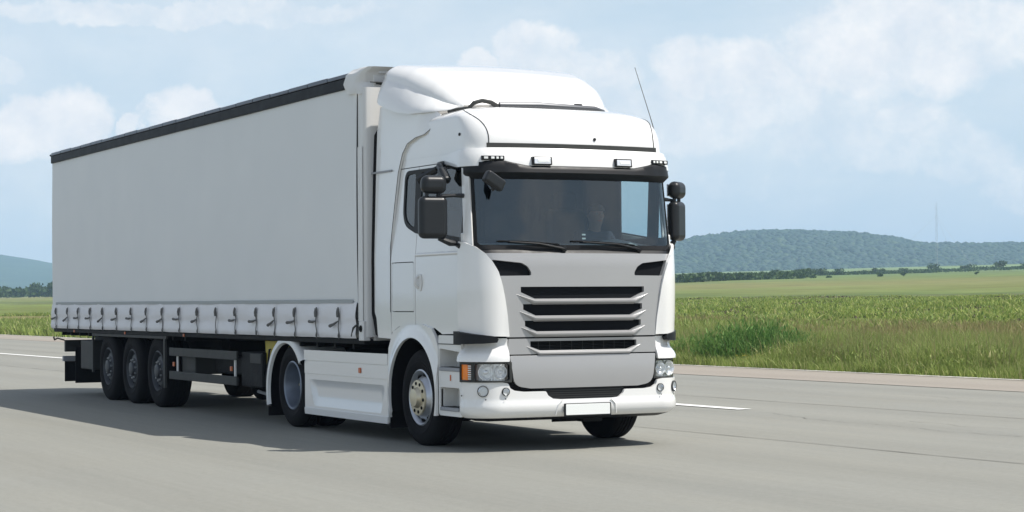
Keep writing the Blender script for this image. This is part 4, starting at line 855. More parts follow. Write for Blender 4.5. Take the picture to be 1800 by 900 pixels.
# --- side air deflectors behind the cab
for sg in (-1, 1):
    def sdf(x, z, d=0): return (x, sg * (float(np.interp(z, [1, 2, 2.9, 3.5], [1.205, 1.205, 1.18, 1.158])) + d - .13 * min(1, max(0, (x + 1.55) / .35)) * min(1.2, max(0, (z - 3.2) / .3))), z)
    pts = [(-2.58, 3.66), (-2.66, 3.40), (-2.66, 1.40), (-2.61, 1.33), (-2.57, 1.12), (-2.19, 1.11), (-2.225, 1.40), (-2.225, 2.1), (-2.13, 2.55), (-2.05, 2.90), (-1.95, 3.10), (-1.83, 3.20), (-1.62, 3.25), (-1.42, 3.27), (-1.33, 3.31), (-1.25, 3.39), (-1.21, 3.46), (-1.32, 3.52), (-1.9, 3.585)]
    sdp = panel('side_air_deflector', rounded(pts, [.02, .02, .04, .04, .02, .02] + [.1] * 9 + [.03, .03, 0, 0]), [], lambda x, z: sdf(x, z), 'white_paint', TR, .08, .025, smooth=60, flip=sg > 0)
    panel('rubber_lip', [(-2.665, 3.40), (-2.66, 3.43), (-2.765, 3.36), (-2.765, 1.38), (-2.73, 1.32), (-2.66, 1.15), (-2.575, 1.12), (-2.615, 1.33), (-2.665, 1.40)], [], lambda x, z: sdf(x, z, -.008), 'rubber', sdp, .1, .015, flip=sg > 0)
    tt = [sdf(x, z, .001) for x, z in pts[6:17]]
    MB().tube(tt, .003, 6).build('panel_seam', 'gasket', sdp)
    MB().box(-2.76, -2.2, sg * 1.188, sg * 1.197, 2.925, 2.945).build('trim_line', 'step_grey', sdp, smooth=0)
    # fuel tank, chassis skirts
    skx = [(-4.80, .945), (-4.80, .19), (-2.285, .19), (-2.285, .945)]
    sk = panel('side_skirt', rounded(skx, [.02, .03, .02, .02]), [rounded([(-4.66, .60), (-4.50, .29), (-2.50, .29), (-2.38, .60)], [.05, .12, .05, .05])], SD(sg, 0, 1.205), 'white_paint', TR, .1, .03, flip=sg > 0)
    def rec(x, z):
        t = min(1, max(0, (z - .29) / .31)); e = min(1, max(0, min(x + 4.66 - (.6 - z) * .5, -2.38 - x) / .14)); return (x, sg * (1.205 - .022 * e * min(1, (t) / .3, (1 - t) / .15 if t < 1 else 0)), z)
    panel('skirt_recess', rounded([(-4.67, .61), (-4.51, .28), (-2.49, .28), (-2.37, .61)], [.05, .12, .05, .05]), [], rec, 'white_paint', sk, .04, .01, smooth=60, flip=sg > 0)
    for za, zb, dd in ((.825, .945, .014), (.668, .815, .008)): panel('skirt_band', rounded([(-4.795, zb), (-4.795, za), (-2.29, za), (-2.29, zb)], .01), [], SD(sg, dd, 1.205), 'white_paint', sk, .15, .014, flip=sg > 0, bevel=.006)
    panel('skirt_band', rounded([(-4.79, .262), (-4.77, .185), (-2.29, .185), (-2.29, .262)], .015), [], SD(sg, .014, 1.205), 'white_paint', sk, .15, .02, flip=sg > 0, bevel=.006)
    MB().box(-3.10, -3.035, sg * 1.21, sg * 1.226, .715, .775).build('side_marker', 'orange_marker', sk, bevel=.006)
    MB().box(-4.78, -2.30, sg * 1.18, sg * .80, .88, .90).build('skirt_shelf', 'black_plastic', TR, smooth=0)
    MB().box(-4.55, -2.5, sg * 1.15, sg * .55, .30, .86).build('fuel_tank', 'matt_black', TR, bevel=.06)
    # rear wheel guard
    MB().lathe([(.585, sg * 1.215), (.60, sg * 1.248), (.655, sg * 1.25), (.685, sg * 1.225), (.692, sg * 1.15), (.692, sg * .64)], -5.375, .42, 1, 40, math.radians(36), math.radians(197)).build('rear_fender', 'white_plastic', TR, smooth=50)
    MB().lathe([(.585, sg * 1.214), (.67, sg * 1.19), (.675, sg * .66)], -5.375, .42, 1, 36, math.radians(36), math.radians(197)).build('fender_liner', 'matt_black', TR, smooth=60)
    MB().box(-6.06, -6.035, sg * 1.21, sg * .66, .10, .30).build('mud_flap', 'rubber', TR, bevel=.004)
# chassis, fifth wheel, engine
ch = MB().box(-6.3, -.4, -.45, -.36, .72, .98).box(-6.3, -.4, .36, .45, .72, .98).box(-3.9, -3.8, -.36, .36, .74, .96).box(-6.25, -6.15, -.36, .36, .74, .96).build('chassis_frame', 'chassis', TR, bevel=.01)
fw = MB(); fw.prism(rounded([(-4.55, -.46), (-5.0, -.46), (-5.6, -.30), (-5.6, .30), (-5.0, .46), (-4.55, .46)], .1), 'z', 1.0, 1.05).build('fifth_wheel_plate', 'chassis', TR, bevel=.01)
MB().box(-2.1, -.45, -.42, .42, .42, 1.10).box(-1.5, -.5, -.7, .7, .75, 1.1).build('engine_block', 'matt_black', TR, bevel=.04)
MB().box(-.55, -.30, -1.0, 1.0, .30, .50).build('front_crossmember', 'chassis', TR, bevel=.02)
MB().tube([(FA, -.95, .50), (FA, -.5, .42), (FA, .5, .42), (FA, .95, .50)], .06, 8).build('front_axle', 'chassis', TR)
MB().tube([(RA, -.9, .505), (RA, .9, .505)], .08, 10).lathe([(.02, -.22), (.2, -.14), (.24, 0), (.2, .14), (.02, .22)], RA, .5, 1, 18).build('rear_axle', 'chassis', TR)
MB().box(-.35, -.20, .05, .28, .27, .335).build('tow_bracket', 'chassis', TR, bevel=.01)
for k in range(4): MB().tube([(-2.75 - .08 * k, -.3 + .2 * k, 1.5), (-2.9, -.35 + .2 * k, 1.25), (-2.78, -.3 + .18 * k, 1.05)], .016, 6).build('air_hose', 'rubber', TR)
MB().box(-4.6, -2.3, -.34, .34, .84, .93).build('catwalk', 'guard_grey', TR, bevel=.01)

# --- wheels
def wheel(name, cx, y_out, sg, R, width, kind, parent):
    """thing part 'wheel' with tyre, rim, hub"""
    w = MB(); yo = y_out; yi = y_out - width; cz = R - .004
    def P(prof): return [(r, h) for r, h in prof]
    rr = .292 if R < .52 else .292
    # tyre with shoulder, sidewall bulge, lettering ridge, grooves
    pr = [(rr, yo - .035), (rr + .01, yo - .015), (rr + .03, yo - .004), (rr + .07, yo + .004), (rr + .085, yo + .008), (rr + .09, yo + .004), (R * .84, yo + .004), (R * .92, yo - .008), (R * .965, yo - .022), (R * .99, yo - .04), (R, yo - .06)]
    gy = np.linspace(yo - .06, yi + .06, 6)[1:-1]
    for g in gy: pr += [(R, g + .007), (R - .013, g + .005), (R - .013, g - .005), (R, g - .007)]
    pr += [(R, yi + .06), (R * .97, yi + .02), (R * .88, yi), (rr + .03, yi + .01), (rr, yi + .03), (rr - .01, yi + .1), (rr - .012, yo - .05)]
    ty = MB().lathe(pr, cx, cz, sg, 56).build(name, 'rubber', parent, smooth=35)
    if kind == 'steer':
        pr = [(rr + .006, yo - .012), (rr - .008, yo - .004), (rr - .022, yo - .014), (rr - .035, yo - .05), (.245, yo - .075), (.215, yo - .03), (.185, yo + .008), (.165, yo + .012)]
        rim = MB().lathe(pr, cx, cz, sg, 48).build('rim', 'alloy', ty, smooth=40)
        MB().lathe([(.19, yo + .009), (.185, yo + .026), (.112, yo + .030), (.10, yo + .055), (.092, yo + .074), (.03, yo + .08), (.001, yo + .08)], cx, cz, sg, 32).build('hub', 'hub_metal', ty, smooth=35)
        for k in range(10):
            a = 2 * PI * k / 10 + .2; x, z = cx + .228 * math.cos(a), cz + .228 * math.sin(a)
            MB().tube([(x, sg * (yo - .080), z), (x + .0, sg * (yo - .042), z)], [.029, .029], 10).build('hand_hole', 'matt_black', rim)
            x, z = cx + .150 * math.cos(a + .3), cz + .150 * math.sin(a + .3)
            MB().tube([(x, sg * (yo + .02), z), (x, sg * (yo + .034), z)], [.021, .018], 8).build('wheel_nut_or_hole', 'matt_black', rim)  # matt black discs here paint the dark of the flange holes, not nuts
    elif kind == 'drive':
        pr = [(rr + .006, yo - .012), (rr - .008, yo - .004), (rr - .02, yo - .014), (rr - .032, yo - .06), (rr - .045, yo - .13), (.235, yo - .19), (.17, yo - .20), (.16, yo - .18), (.12, yo - .17), (.10, yo - .14), (.07, yo - .135), (.001, yo - .135)]
        rim = MB().lathe(pr, cx, cz, sg, 48).build('rim', 'drive_rim_shaded', ty, smooth=35)
        for k in range(10):
            a = 2 * PI * k / 10; x, z = cx + .195 * math.cos(a), cz + .195 * math.sin(a); MB().tube([(x, sg * (yo - .20), z), (x, sg * (yo - .17), z)], .015, 6).build('wheel_nut_or_hole', 'hub_metal', rim)
    else:
        pr = [(rr + .006, yo - .012), (rr - .008, yo - .004), (rr - .02, yo - .016), (rr - .032, yo - .07), (.235, yo - .09), (.21, yo - .05), (.165, yo - .045), (.15, yo - .03), (.11, yo - .03), (.10, yo + .01), (.07, yo + .02), (.001, yo + .02)]
        rim = MB().lathe(pr, cx, cz, sg, 40).build('rim', 'dark_rim', ty, smooth=35)
        for k in range(10):
            a = 2 * PI * k / 10 + cx; x, z = cx + .222 * math.cos(a), cz + .222 * math.sin(a); MB().tube([(x, sg * (yo - .095), z), (x, sg * (yo - .062), z)], .026, 9).build('hand_hole', 'matt_black', rim)
            x, z = cx + .14 * math.cos(a + .3), cz + .14 * math.sin(a + .3); MB().tube([(x, sg * (yo - .04), z), (x, sg * (yo - .008), z)], .014, 6).build('wheel_nut_or_hole', 'alloy', rim)
    return ty
for sg in (-1, 1):
    wheel('front_wheel', FA, 1.21, sg, .507, .31, 'steer', TR)
    wheel('rear_wheel', RA, 1.205, sg, .507, .29, 'drive', TR)
    wheel('rear_wheel', RA, .875, sg, .507, .29, 'drive', TR)

# --- interior
ds = MB().grid(lambda u, v: (-.36 - .62 * v - .10 * (abs(2 * u - 1)) ** 2, (-1 + 2 * u) * 1.10, 2.055 + .05 * math.sin(v * PI) + (.06 * max(0, 1 - abs((-1 + 2 * u) * 1.1 - .70) / .38) * math.sin(min(1, v * 1.3) * PI))), 40, 10, True)
ds.build('dashboard', 'dash', TR, smooth=60)
MB().box(-1.02, -.95, -1.1, 1.1, 1.3, 2.06).build('dashboard_face', 'interior', TR, bevel=.03)
for y in (-.55, .72):
    st = rbox('seat', (-1.45, y, 1.72), (.5, .52, .2), (0, 0, 0), 'seat_fabric', TR, .06)
    rbox('backrest', (-1.74, y, 2.15), (.16, .48, .75), (0, -.15, 0), 'seat_fabric', st, .06); rbox('headrest', (-1.80, y, 2.60), (.12, .28, .22), (0, -.1, 0), 'seat_fabric', st, .05)
    MB().box(-1.6, -1.3, y - .2, y + .2, 1.16, 1.64).build('seat_base', 'interior', st, bevel=.02)
sw_ = MB(); swc = Vector((-.76, .70, 2.03)); swn = Vector((.55, 0, .83)).normalized().to_track_quat('Z', 'Y')
sw_.tube([swc + swn @ Vector((.225 * math.cos(a), .225 * math.sin(a), 0)) for a in np.linspace(0, 2 * PI, 33)], .017, 8)
for a in (0, 2.2, 4.1): sw_.tube([swc, swc + swn @ Vector((.22 * math.cos(a), .22 * math.sin(a), 0))], .018, 6)
sw_.tube([swc, swc - swn @ Vector((0, 0, -.0)) + Vector((.22, 0, -.2))], .04, 8)
sw_.build('steering_wheel', 'black_plastic', TR, smooth=60)
for sg in (-1, 1):
    MB().box(-1.98, -1.22, sg * 1.105 - .01, sg * 1.105 + .01, 1.9, 2.95).build('side_curtain_inside', 'seat_fabric', TR, smooth=0)
    MB().prism([(-.46, 2.02), (-.66, 2.12), (-.60, 2.95), (-.40, 2.95)], 'y', sg * 1.10, sg * 1.12).build('pillar_trim', 'interior', TR, smooth=0)
for z in (2.135, 2.175): fr_box('dash_tag', .035, .075, z, z + .016, -.06, .01, 'plate_white', TR, .002)
MB().box(-2.10, -1.72, -1.1, 1.1, 1.62, 1.82).build('bunk', 'seat_fabric', TR, bevel=.05)

# ================================================================== DRIVER
def skin_body(name, pts, edges, mat, parent, sub=2, root=0):
    me = bpy.data.meshes.new(name); c = WPOS[parent]; me.from_pydata([tuple(Vector(p[0]) - c) for p in pts], edges, [])
    o = link(bpy.data.objects.new(name, me)); o.parent = parent; WPOS[o] = c
    o.modifiers.new('skin', 'SKIN'); me.skin_vertices.new() if not me.skin_vertices else None
    sv = me.skin_vertices[0].data
    for i, p in enumerate(pts): r = p[1] if isinstance(p[1], tuple) else (p[1], p[1]); sv[i].radius = r; sv[i].use_root = (i == root)
    s = o.modifiers.new('sub', 'SUBSURF'); s.levels = s.render_levels = sub; o.modifiers['skin'].use_smooth_shade = True
    me.materials.append(MATS[mat]); return o
D = empty('person', (-1.18, .72, 1.82), 'driver in a dark blue shirt sitting behind the steering wheel, both hands on it', 'person')
X0, Y0 = -1.18, .72
bodyp = [((X0, Y0, 1.90), (.15, .12)), ((X0 + .01, Y0, 2.10), (.14, .11)), ((X0 + .03, Y0, 2.30), (.16, .11)), ((X0 + .04, Y0, 2.40), (.09, .08)), ((X0 + .06, Y0, 2.44), .06), ((X0 + .085, Y0, 2.52), (.080, .095)), ((X0 + .09, Y0, 2.60), (.088, .10)), ((X0 + .08, Y0, 2.67), (.07, .08)),
         ((X0 + .03, Y0 - .19, 2.36), .062), ((X0 + .14, Y0 - .24, 2.16), .048), ((X0 + .36, Y0 - .20, 2.14), .036), ((X0 + .41, Y0 - .19, 2.15), (.03, .022)),
         ((X0 + .03, Y0 + .19, 2.36), .062), ((X0 + .14, Y0 + .24, 2.16), .048), ((X0 + .36, Y0 + .20, 2.14), .036), ((X0 + .41, Y0 + .19, 2.15), (.03, .022)),
         ((X0 + .05, Y0 - .10, 1.86), .10), ((X0 + .42, Y0 - .14, 1.88), .075), ((X0 + .5, Y0 - .14, 1.45), .05), ((X0 + .6, Y0 - .14, 1.22), (.05, .04)),
         ((X0 + .05, Y0 + .10, 1.86), .10), ((X0 + .42, Y0 + .14, 1.88), .075), ((X0 + .5, Y0 + .14, 1.45), .05), ((X0 + .6, Y0 + .14, 1.22), (.05, .04))]
bodyp = [((p[0][0], p[0][1], p[0][2] - (.16 if i < 16 else 0)), p[1]) for i, p in enumerate(bodyp)]
be = [(0, 1), (1, 2), (2, 3), (3, 4), (4, 5), (5, 6), (6, 7), (2, 8), (8, 9), (9, 10), (10, 11), (2, 12), (12, 13), (13, 14), (14, 15), (0, 16), (16, 17), (17, 18), (18, 19), (0, 20), (20, 21), (21, 22), (22, 23)]
skin_body('body', bodyp, be, 'skin', D)
shirt = [((p[0]), tuple(a + .014 for a in (p[1] if isinstance(p[1], tuple) else (p[1], p[1])))) for p in bodyp]
si = [0, 1, 2, 3, 8, 9, 12, 13]; mp_ = {a: i for i, a in enumerate(si)}
skin_body('shirt', [shirt[i] for i in si], [(mp_[a], mp_[b]) for a, b in be if a in mp_ and b in mp_], 'shirt', D)
for sg in (-1, 1):
    hx, hy, hz = X0 + .41, Y0 + sg * .195, 1.99
    for k in range(4):
        b = Vector((hx + .015, hy + sg * (.03 - .0) * 0 + (k - 1.5) * .004, hz + .028 - .019 * k)); L = (.9, 1, .95, .75)[k]
        skin_body('finger', [((b.x, b.y, b.z), .010), ((b.x + .035 * L, b.y + sg * .012, b.z + .004), .0095), ((b.x + .05 * L, b.y - sg * .012, b.z - .006), .009), ((b.x + .035 * L, b.y - sg * .03, b.z - .01), .008)], [(0, 1), (1, 2), (2, 3)], 'skin', D, 1)
    skin_body('thumb', [((hx - .01, hy - sg * .02, hz + .02), .012), ((hx + .02, hy - sg * .035, hz + .035), .011), ((hx + .045, hy - sg * .035, hz + .036), .009)], [(0, 1), (1, 2)], 'skin', D, 1)
hc = Vector((X0 + .092, Y0, 2.42))
m = MB(); m.tube([hc + Vector((.08, 0, .025)), hc + Vector((.112, 0, -.012)), hc + Vector((.092, 0, -.022))], [.01, .016, .008], 8); m.build('nose', 'skin', D)
for sg in (-1, 1):
    MB().tube([hc + Vector((.078, sg * .032, .022)), hc + Vector((.086, sg * .032, .022))], [.010, .007], 8).build('eye', 'step_grey', D); MB().tube([hc + Vector((.087, sg * .032, .022)), hc + Vector((.089, sg * .032, .022))], .005, 8).build('pupil', 'hair', D)
    MB().tube([hc + Vector((.0, sg * .085, .02)), hc + Vector((-.012, sg * .10, .0)), hc + Vector((.0, sg * .085, -.03))], [.008, .012, .007], 6).build('ear', 'skin', D)
MB().tube([hc + Vector((.084, -.026, -.052)), hc + Vector((.090, 0, -.055)), hc + Vector((.084, .026, -.052))], [.004, .007, .004], 6).build('mouth', 'orange_marker', D)
m = MB(); m.grid(lambda u, v: tuple(hc + Vector((-.012 + .096 * math.sin(v * 1.75) * math.cos(u * 2 * PI), .098 * math.sin(v * 1.75) * math.sin(u * 2 * PI), .035 + .095 * math.cos(v * 1.75) + (.03 if math.cos(u * 2 * PI) > .5 else 0) * v))), 24, 8); m.build('hair', 'hair', D, smooth=60)

# ================================================================== THE TRAILER
T = empty('semi_trailer', (-9.8, 0, 0), 'long pale grey curtain-sided trailer with black roof rail coupled behind the tractor', 'trailer')
XR, XF, YT, ZT = -16.54, -2.96, 1.275, 4.09
straps = [-16.152, -15.401, -14.728, -14.007, -13.287, -12.504, -11.714, -10.938, -10.159, -9.376, -8.571, -7.782, -7.01, -6.214, -5.558, -4.856, -4.152, -3.466]
def near(x): return min(abs(x - s) for s in straps)
for sg in (-1, 1):
    def cur(u, v):
        x = XR + .02 + (XF - XR - .024) * u; z = 1.50 + (3.93 - 1.50) * v
        d = .012 * math.sin(v * PI) + .006 * mnoise.noise((x * .35, z * .25, sg * 3)) + .004 * mnoise.noise((x * 1.7, z * .6, 7)) + sum(.006 * math.exp(-((x - q_) / .09) ** 2) for q_ in (-13.2, -9.85, -6.5)) * math.sin(v * PI)
        return (x, sg * (YT + d), z)
    ct_ = MB().grid(cur, 150, 26, sg > 0).build('side_curtain', 'tarp', T, smooth=80)
    def skirt(u, v):
        x = XR + .02 + (XF - XR - .03) * u; z = 1.105 + .40 * v; nx = near(x); g = .45 * math.exp(-(nx / .07) ** 2)
        d = .012 + .020 * math.sin(v * PI) * (1 - g) + .016 * math.exp(-((v - .10) / .12) ** 2) * (1 - .6 * g) - .012 * math.exp(-((v - .42) / .13) ** 2) + .014 * mnoise.noise((x * 1.9, z * 3.5, sg)) + .006 * mnoise.noise((x * 6, z * 5, sg)) - .018 * g * (1 - v)
        return (x, sg * (YT + d), z + .006 * mnoise.noise((x * 2, 9, 1)) * (1 - v))
    MB().grid(skirt, 420, 16, sg > 0).build('curtain_skirt', 'skirt_tarp', T, smooth=80)
    MB().grid(lambda u, v: (XR + .3 + (XF - XR - .42) * u, sg * (YT + .019 + .003 * mnoise.noise((u * 30, v, 1))), 1.497 + .042 * v + .006 * mnoise.noise((u * 9, 2, 1))), 120, 2, sg > 0).build('hem_stripe', 'stripe_grey', T, smooth=60)
    # top rail and gutter
    MB().box(XR, -3.18, min(sg * 1.24, sg * 1.298), max(sg * 1.24, sg * 1.298), 3.915, 4.035).build('roof_rail', 'rail_black', T, bevel=.006)
    MB().box(XR + .01, -3.18, min(sg * 1.2, sg * 1.288), max(sg * 1.2, sg * 1.288), 4.037, 4.045).build('rail_gap', 'matt_black', T, smooth=0)
    nseg = 21
    for k in range(nseg):
        a = XR + (-3.18 - XR) * k / nseg; b = XR + (-3.18 - XR) * (k + 1) / nseg
        MB().box(a + .006, b - .006, min(sg * 1.2, sg * 1.293), max(sg * 1.2, sg * 1.293), 4.046, 4.094 + .004 * math.sin(k * 2.1)).build('roof_edge_profile', 'rail_blue', T, bevel=.008)
    for k, x in enumerate(straps):
        y = sg * (YT + .036)
        b = MB(); w = .009
        tw = .01 * math.sin(k * 2.3)
        b.grid(lambda u, v: (x + (u - .5) * 2 * w * (1.5 if v > .55 else 1) + tw * math.sin(v * PI), y + sg * (.006 * math.sin(v * 9 + k)), 1.10 + .355 * v), 1, 14, sg > 0)
        so_ = b.build('strap', 'strap', T, smooth=60, thick=.006, off=0)
        MB().tube([(x + .002, y + sg * .006, 1.44), (x + .006, y + sg * .014, 1.39), (x - .002, y + sg * .012, 1.34)], [.016, .02, .012], 6).build('tensioner', 'strap', so_)
        if k != 11:
            dz = .03 * math.sin(k * 1.9); ln = .19 + .03 * math.sin(k * 3.1)
            MB().tube([(x, y + sg * .01, 1.292), (x - ln * .5, y + sg * .02, 1.27 - dz * .5), (x - ln, y + sg * .022, 1.262 - dz)], [.009, .015, .020], 6).build('buckle_lever', 'strap', so_)
        MB().tube([(x + .004, y, 1.16), (x + .02, y + sg * .01, 1.13), (x + .008, y, 1.095)], [.008, .012, .008], 5).build('rave_hook', 'strap', so_)
MB().box(XR + .1, XF - .05, -1.2, 1.2, 1.11, 3.9).build('inner_fill_box', 'tarp', T, smooth=0)  # unseen filler added inside so nothing shows through the curtain gaps
MB().box(XR + .05, XF, -1.24, 1.24, 4.03, 4.075).build('roof_tarp', 'tarp', T, bevel=.01)
MB().box(XR - .02, XR + .04, -1.27, 1.27, 1.08, 4.07).build('rear_doors', 'headboard', T, bevel=.015)
for sg in (-1, 1): MB().tube([(XR - .035, sg * 1.24, 1.1), (XR - .035, sg * 1.24, 4.0)], .016, 6).build('door_post', 'guard_grey', T)
MB().tube([(XR - .02, -1.27, 4.05), (XR - .10, -1.275, 4.06)], .02, 6).build('roof_end_stop', 'rail_black', T)
# headboard: front wall, corner posts, cast top corners
def fpost(u, v, sg, z0, z1, bul=0):
    pr = [(-2.955, 1.272), (-2.88, 1.277), (-2.805, 1.268), (-2.78, 1.24), (-2.77, 1.19), (-2.77, 1.0)]
    k = min(4, int(u * 5)); t = u * 5 - k; return (pr[k][0] + (pr[k + 1][0] - pr[k][0]) * t, sg * (pr[k][1] + (pr[k + 1][1] - pr[k][1]) * t), z0 + (z1 - z0) * v)
MB().box(-2.95, -2.79, -1.15, 1.15, 1.08, 4.05).build('front_wall', 'headboard', T, bevel=.01)
for sg in (-1, 1):
    po = MB().grid(lambda u, v: fpost(u, v, sg, 1.12, 3.90), 15, 10, sg > 0).build('corner_post', 'headboard', T, smooth=60)
    MB().tube([(-2.953, sg * 1.276, 1.15), (-2.953, sg * 1.276, 3.86)], .0045, 6).build('post_seam', 'guard_grey', po)
    MB().box(-2.94, -2.81, min(sg * 1.279, sg * 1.284), max(sg * 1.279, sg * 1.284), 1.3, 3.24).build('post_plate', 'headboard', po, smooth=0)
    MB().box(-2.93, -2.79, min(sg * 1.2, sg * 1.287), max(sg * 1.2, sg * 1.287), 1.08, 1.30).build('corner_shoe', 'headboard', po, bevel=.01)
    MB().lathe([(.038, 1.289), (.036, 1.297), (.018, 1.297), (.016, 1.290), (.001, 1.290)], -2.86, 1.215, sg, 18).build('reflector_ring', 'matt_black', po)
    def cap(u, v):
        pr = [(-3.20, 3.86, 1.306), (-3.25, 3.97, 1.318), (-3.20, 4.07, 1.312), (-3.12, 4.125, 1.25)]
        k = min(2, int(v * 3)); t = v * 3 - k; q = [pr[k][i] + (pr[k + 1][i] - pr[k][i]) * t for i in range(3)]
        pu = [(0, 0), (.32, .0), (.37, -.02), (.41, -.07), (.428, -.20), (.428, -.9)]; j = min(4, int(u * 5)); s = u * 5 - j
        dx = pu[j][0] + (pu[j + 1][0] - pu[j][0]) * s; dy = pu[j][1] + (pu[j + 1][1] - pu[j][1]) * s; n_ = .012 * mnoise.noise((dx * 7, v * 4, 2))
        return (q[0] + dx, sg * (q[2] + dy + n_), q[1] - .07 * (1 - v) * max(0, .5 - abs(u - .3)) + n_)
    MB().grid(cap, 25, 9, sg > 0).build('top_corner_cover', 'headboard', T, smooth=45)
    MB().tube([(-2.79, sg * 1.12, 3.95), (-2.77, sg * 1.0, 3.945)], .016, 6).build('cover_latch', 'guard_grey', T)
MB().box(-3.12, -2.76, -1.1, 1.1, 4.05, 4.118).build('headboard_top', 'headboard', T, bevel=.02)
MB().tube([(-2.765, -1.2, 3.955), (-2.76, 0, 3.95), (-2.765, 1.2, 3.955)], .006, 6).build('headboard_seam', 'guard_grey', T)
for sg in (-1, 1): MB().tube([(-3.10, sg * 1.30, 1.13), (-3.03, sg * 1.31, 1.22), (-2.97, sg * 1.30, 1.25)], .012, 6).build('curtain_lock', 'guard_grey', T)
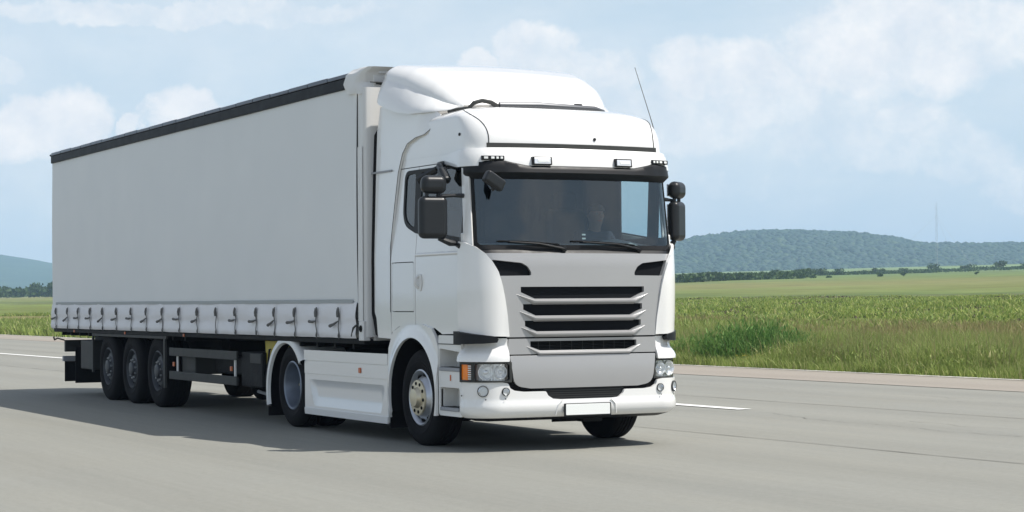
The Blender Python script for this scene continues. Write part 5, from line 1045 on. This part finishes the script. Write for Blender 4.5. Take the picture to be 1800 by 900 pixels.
# floor, chassis, running gear
MB().box(XR + .02, -2.84, -1.255, 1.255, 1.04, 1.10).build('floor_frame', 'chassis', T, bevel=.01)
for k in range(24):
    x = -16.2 + .56 * k
    if -9.4 < x < -5.9: continue
    MB().box(x, x + .05, -1.2, 1.2, .985, 1.04).build('cross_member', 'chassis', T, smooth=0)
for sg in (-1, 1):
    MB().box(-16.3, -9.6, sg * .55 - .06, sg * .55 + .06, .70, 1.04).box(-9.6, -3.1, sg * .55 - .06, sg * .55 + .06, .99, 1.04).build('chassis_rail', 'chassis', T, bevel=.01)
    # frame round the bogie
    yb = sg * 1.255
    def sb_(a, b, c, d, mat='guard_grey', nm='bogie_frame'): MB().box(a, b, min(yb, yb - sg * .03), max(yb, yb - sg * .03), c, d).build(nm, mat, T, bevel=.004)
    sb_(-14.1, -10.15, 1.0, 1.04); sb_(-10.30, -10.22, .30, 1.0); sb_(-14.12, -14.06, .42, 1.0)
    for zc in (.825, .495):
        MB().box(-10.02, -7.13, min(yb, yb - sg * .03), max(yb, yb - sg * .03), zc - .058, zc + .058).build('side_guard_rail', 'guard_grey', T, bevel=.006)
    for xp in (-9.80, -7.34): MB().box(xp, xp + .05, yb - sg * .05 - .01, yb - sg * .05 + .01, .54, .78).build('guard_bracket', 'headboard', T, bevel=.003)
    for xp in (-9.89, -7.42): MB().box(xp, xp + .06, yb - sg * .02 - .01, yb - sg * .02 + .01, .62, .68).build('side_marker', 'orange_marker', T, bevel=.004)
    for xp in (-15.2, -9.35, -12.25): MB().box(xp, xp + .06, min(yb, yb + sg * .012), max(yb, yb + sg * .012), 1.045, 1.085).build('side_marker', 'orange_marker', T, bevel=.004)
    if sg < 0: MB().box(-9.75, -9.15, sg * 1.15, sg * .75, .52, .80).build('tool_box', 'guard_grey', T, bevel=.02)
    if sg < 0: MB().box(-7.10, -6.30, sg * 1.20, sg * .70, .43, .88).build('tool_box', 'chassis', T, bevel=.02)
    MB().box(-6.75, -6.35, sg * 1.205, sg * 1.20, .74, .86).build('box_lid', 'guard_grey', T, bevel=.01)
    if sg < 0: MB().box(-8.9, -7.5, sg * .95, sg * .60, .55, .78).build('pallet_box', 'chassis', T, bevel=.02)
    MB().box(-15.0, -14.25, sg * 1.20, sg * .95, .45, .92).build('rear_equipment_box', 'guard_grey', T, bevel=.02)
    # landing leg
    lg_ = MB().box(-6.02, -5.88, sg * .98, sg * .84, .42, 1.04).build('landing_leg', 'chassis', T, bevel=.01)
    MB().box(-6.0, -5.9, sg * .96, sg * .86, .30, .42).build('leg_foot', 'step_grey', lg_, bevel=.01)
    MB().tube([(-6.12, sg * 1.02, .95), (-6.15, sg * 1.16, .92), (-6.18, sg * 1.18, .62), (-6.16, sg * 1.2, .52)], .014, 6).build('crank_handle', 'black_plastic', lg_)
    MB().tube([(-7.0, sg * 1.0, .36), (-6.3, sg * 1.05, .33), (-6.1, sg * 1.05, .40), (-6.05, sg * 1.05, .75)], .022, 8).build('support_hoop', 'step_grey', T)
    MB().prism([(-6.32, .72), (-6.36, 1.03), (-5.95, 1.03), (-6.05, .95), (-6.18, .80), (-6.22, .72)], 'y', sg * 1.14, sg * 1.10).build('yellow_bracket', 'yellow_paint', T, bevel=.004)
    MB().box(-6.26, -5.75, sg * 1.05, sg * 1.02, .76, 1.03).build('yellow_guard', 'yellow_paint', T, bevel=.004)
    for i, cx in enumerate((-13.39, -12.085, -10.78)):
        wheel('trailer_wheel', cx, 1.20, sg, .530, .385, 'trailer', T)
    MB().box(-15.42, -15.40, sg * 1.18, sg * .62, .20, .80).build('mud_flap', 'rubber', T, bevel=.003)
    MB().tube([(-16.30, sg * 1.14, .90), (-16.50, sg * 1.20, .93), (-16.62, sg * 1.22, .90), (-16.64, sg * 1.23, .95)], .014, 6).build('lamp_arm', 'black_plastic', T)
MB().box(-16.34, -16.26, -1.16, 1.16, .54, .63).build('underrun_bar', 'step_grey', T, bevel=.01)
MB().box(-16.36, -16.28, -1.12, 1.12, .70, .90).build('rear_light_board', 'guard_grey', T, bevel=.01)
MB().box(-16.26, -16.24, -1.14, 1.14, .20, .54).build('spray_flap', 'rubber', T, bevel=.003)
for cx in (-13.39, -12.085, -10.78):
    MB().tube([(cx, -.85, .53), (cx, .85, .53)], .065, 10).build('axle', 'chassis', T)
    for sg in (-1, 1): MB().tube([(cx - .3, sg * .55, .42), (cx - .3, sg * .55, .62)], .11, 12).build('air_bag', 'rubber', T)
sw3 = MB(); pr = [(.18, .26), (.30, .25), (.45, .27), (.51, .33), (.51, .44), (.45, .50), (.2, .50)]
vs = [(-7.3 + r * math.cos(2 * PI * k / 30), -.10 + r * math.sin(2 * PI * k / 30), h) for r, h in pr for k in range(30)]
sw3.add(vs, [(i * 30 + k, i * 30 + (k + 1) % 30, (i + 1) * 30 + (k + 1) % 30, (i + 1) * 30 + k) for i in range(len(pr) - 1) for k in range(30)]).build('spare_wheel', 'rubber', T, smooth=40)
MB().tube([(-8.4, -.45, .52), (-7.6, -.45, .52)], .13, 14).build('air_tank', 'chassis', T, smooth=50)

# ------------------------------------------------------------------ air
hz = MB().box(-5300, 900, -1500, 5200, -8, 150).build('haze', 'white_paint', None, smooth=0); hz['kind'] = 'stuff'
m = bpy.data.materials.new('haze_air'); m.use_nodes = True; t = m.node_tree; t.nodes.clear(); o_ = nd(t, 'ShaderNodeOutputMaterial'); pv = nd(t, 'ShaderNodeVolumePrincipled')
pv.inputs['Color'].default_value = (.50, .71, 1.0, 1); pv.inputs['Density'].default_value = .0002; pv.inputs['Anisotropy'].default_value = 0
t.links.new(pv.outputs[0], o_.inputs['Volume']); hz.data.materials.clear(); hz.data.materials.append(m)
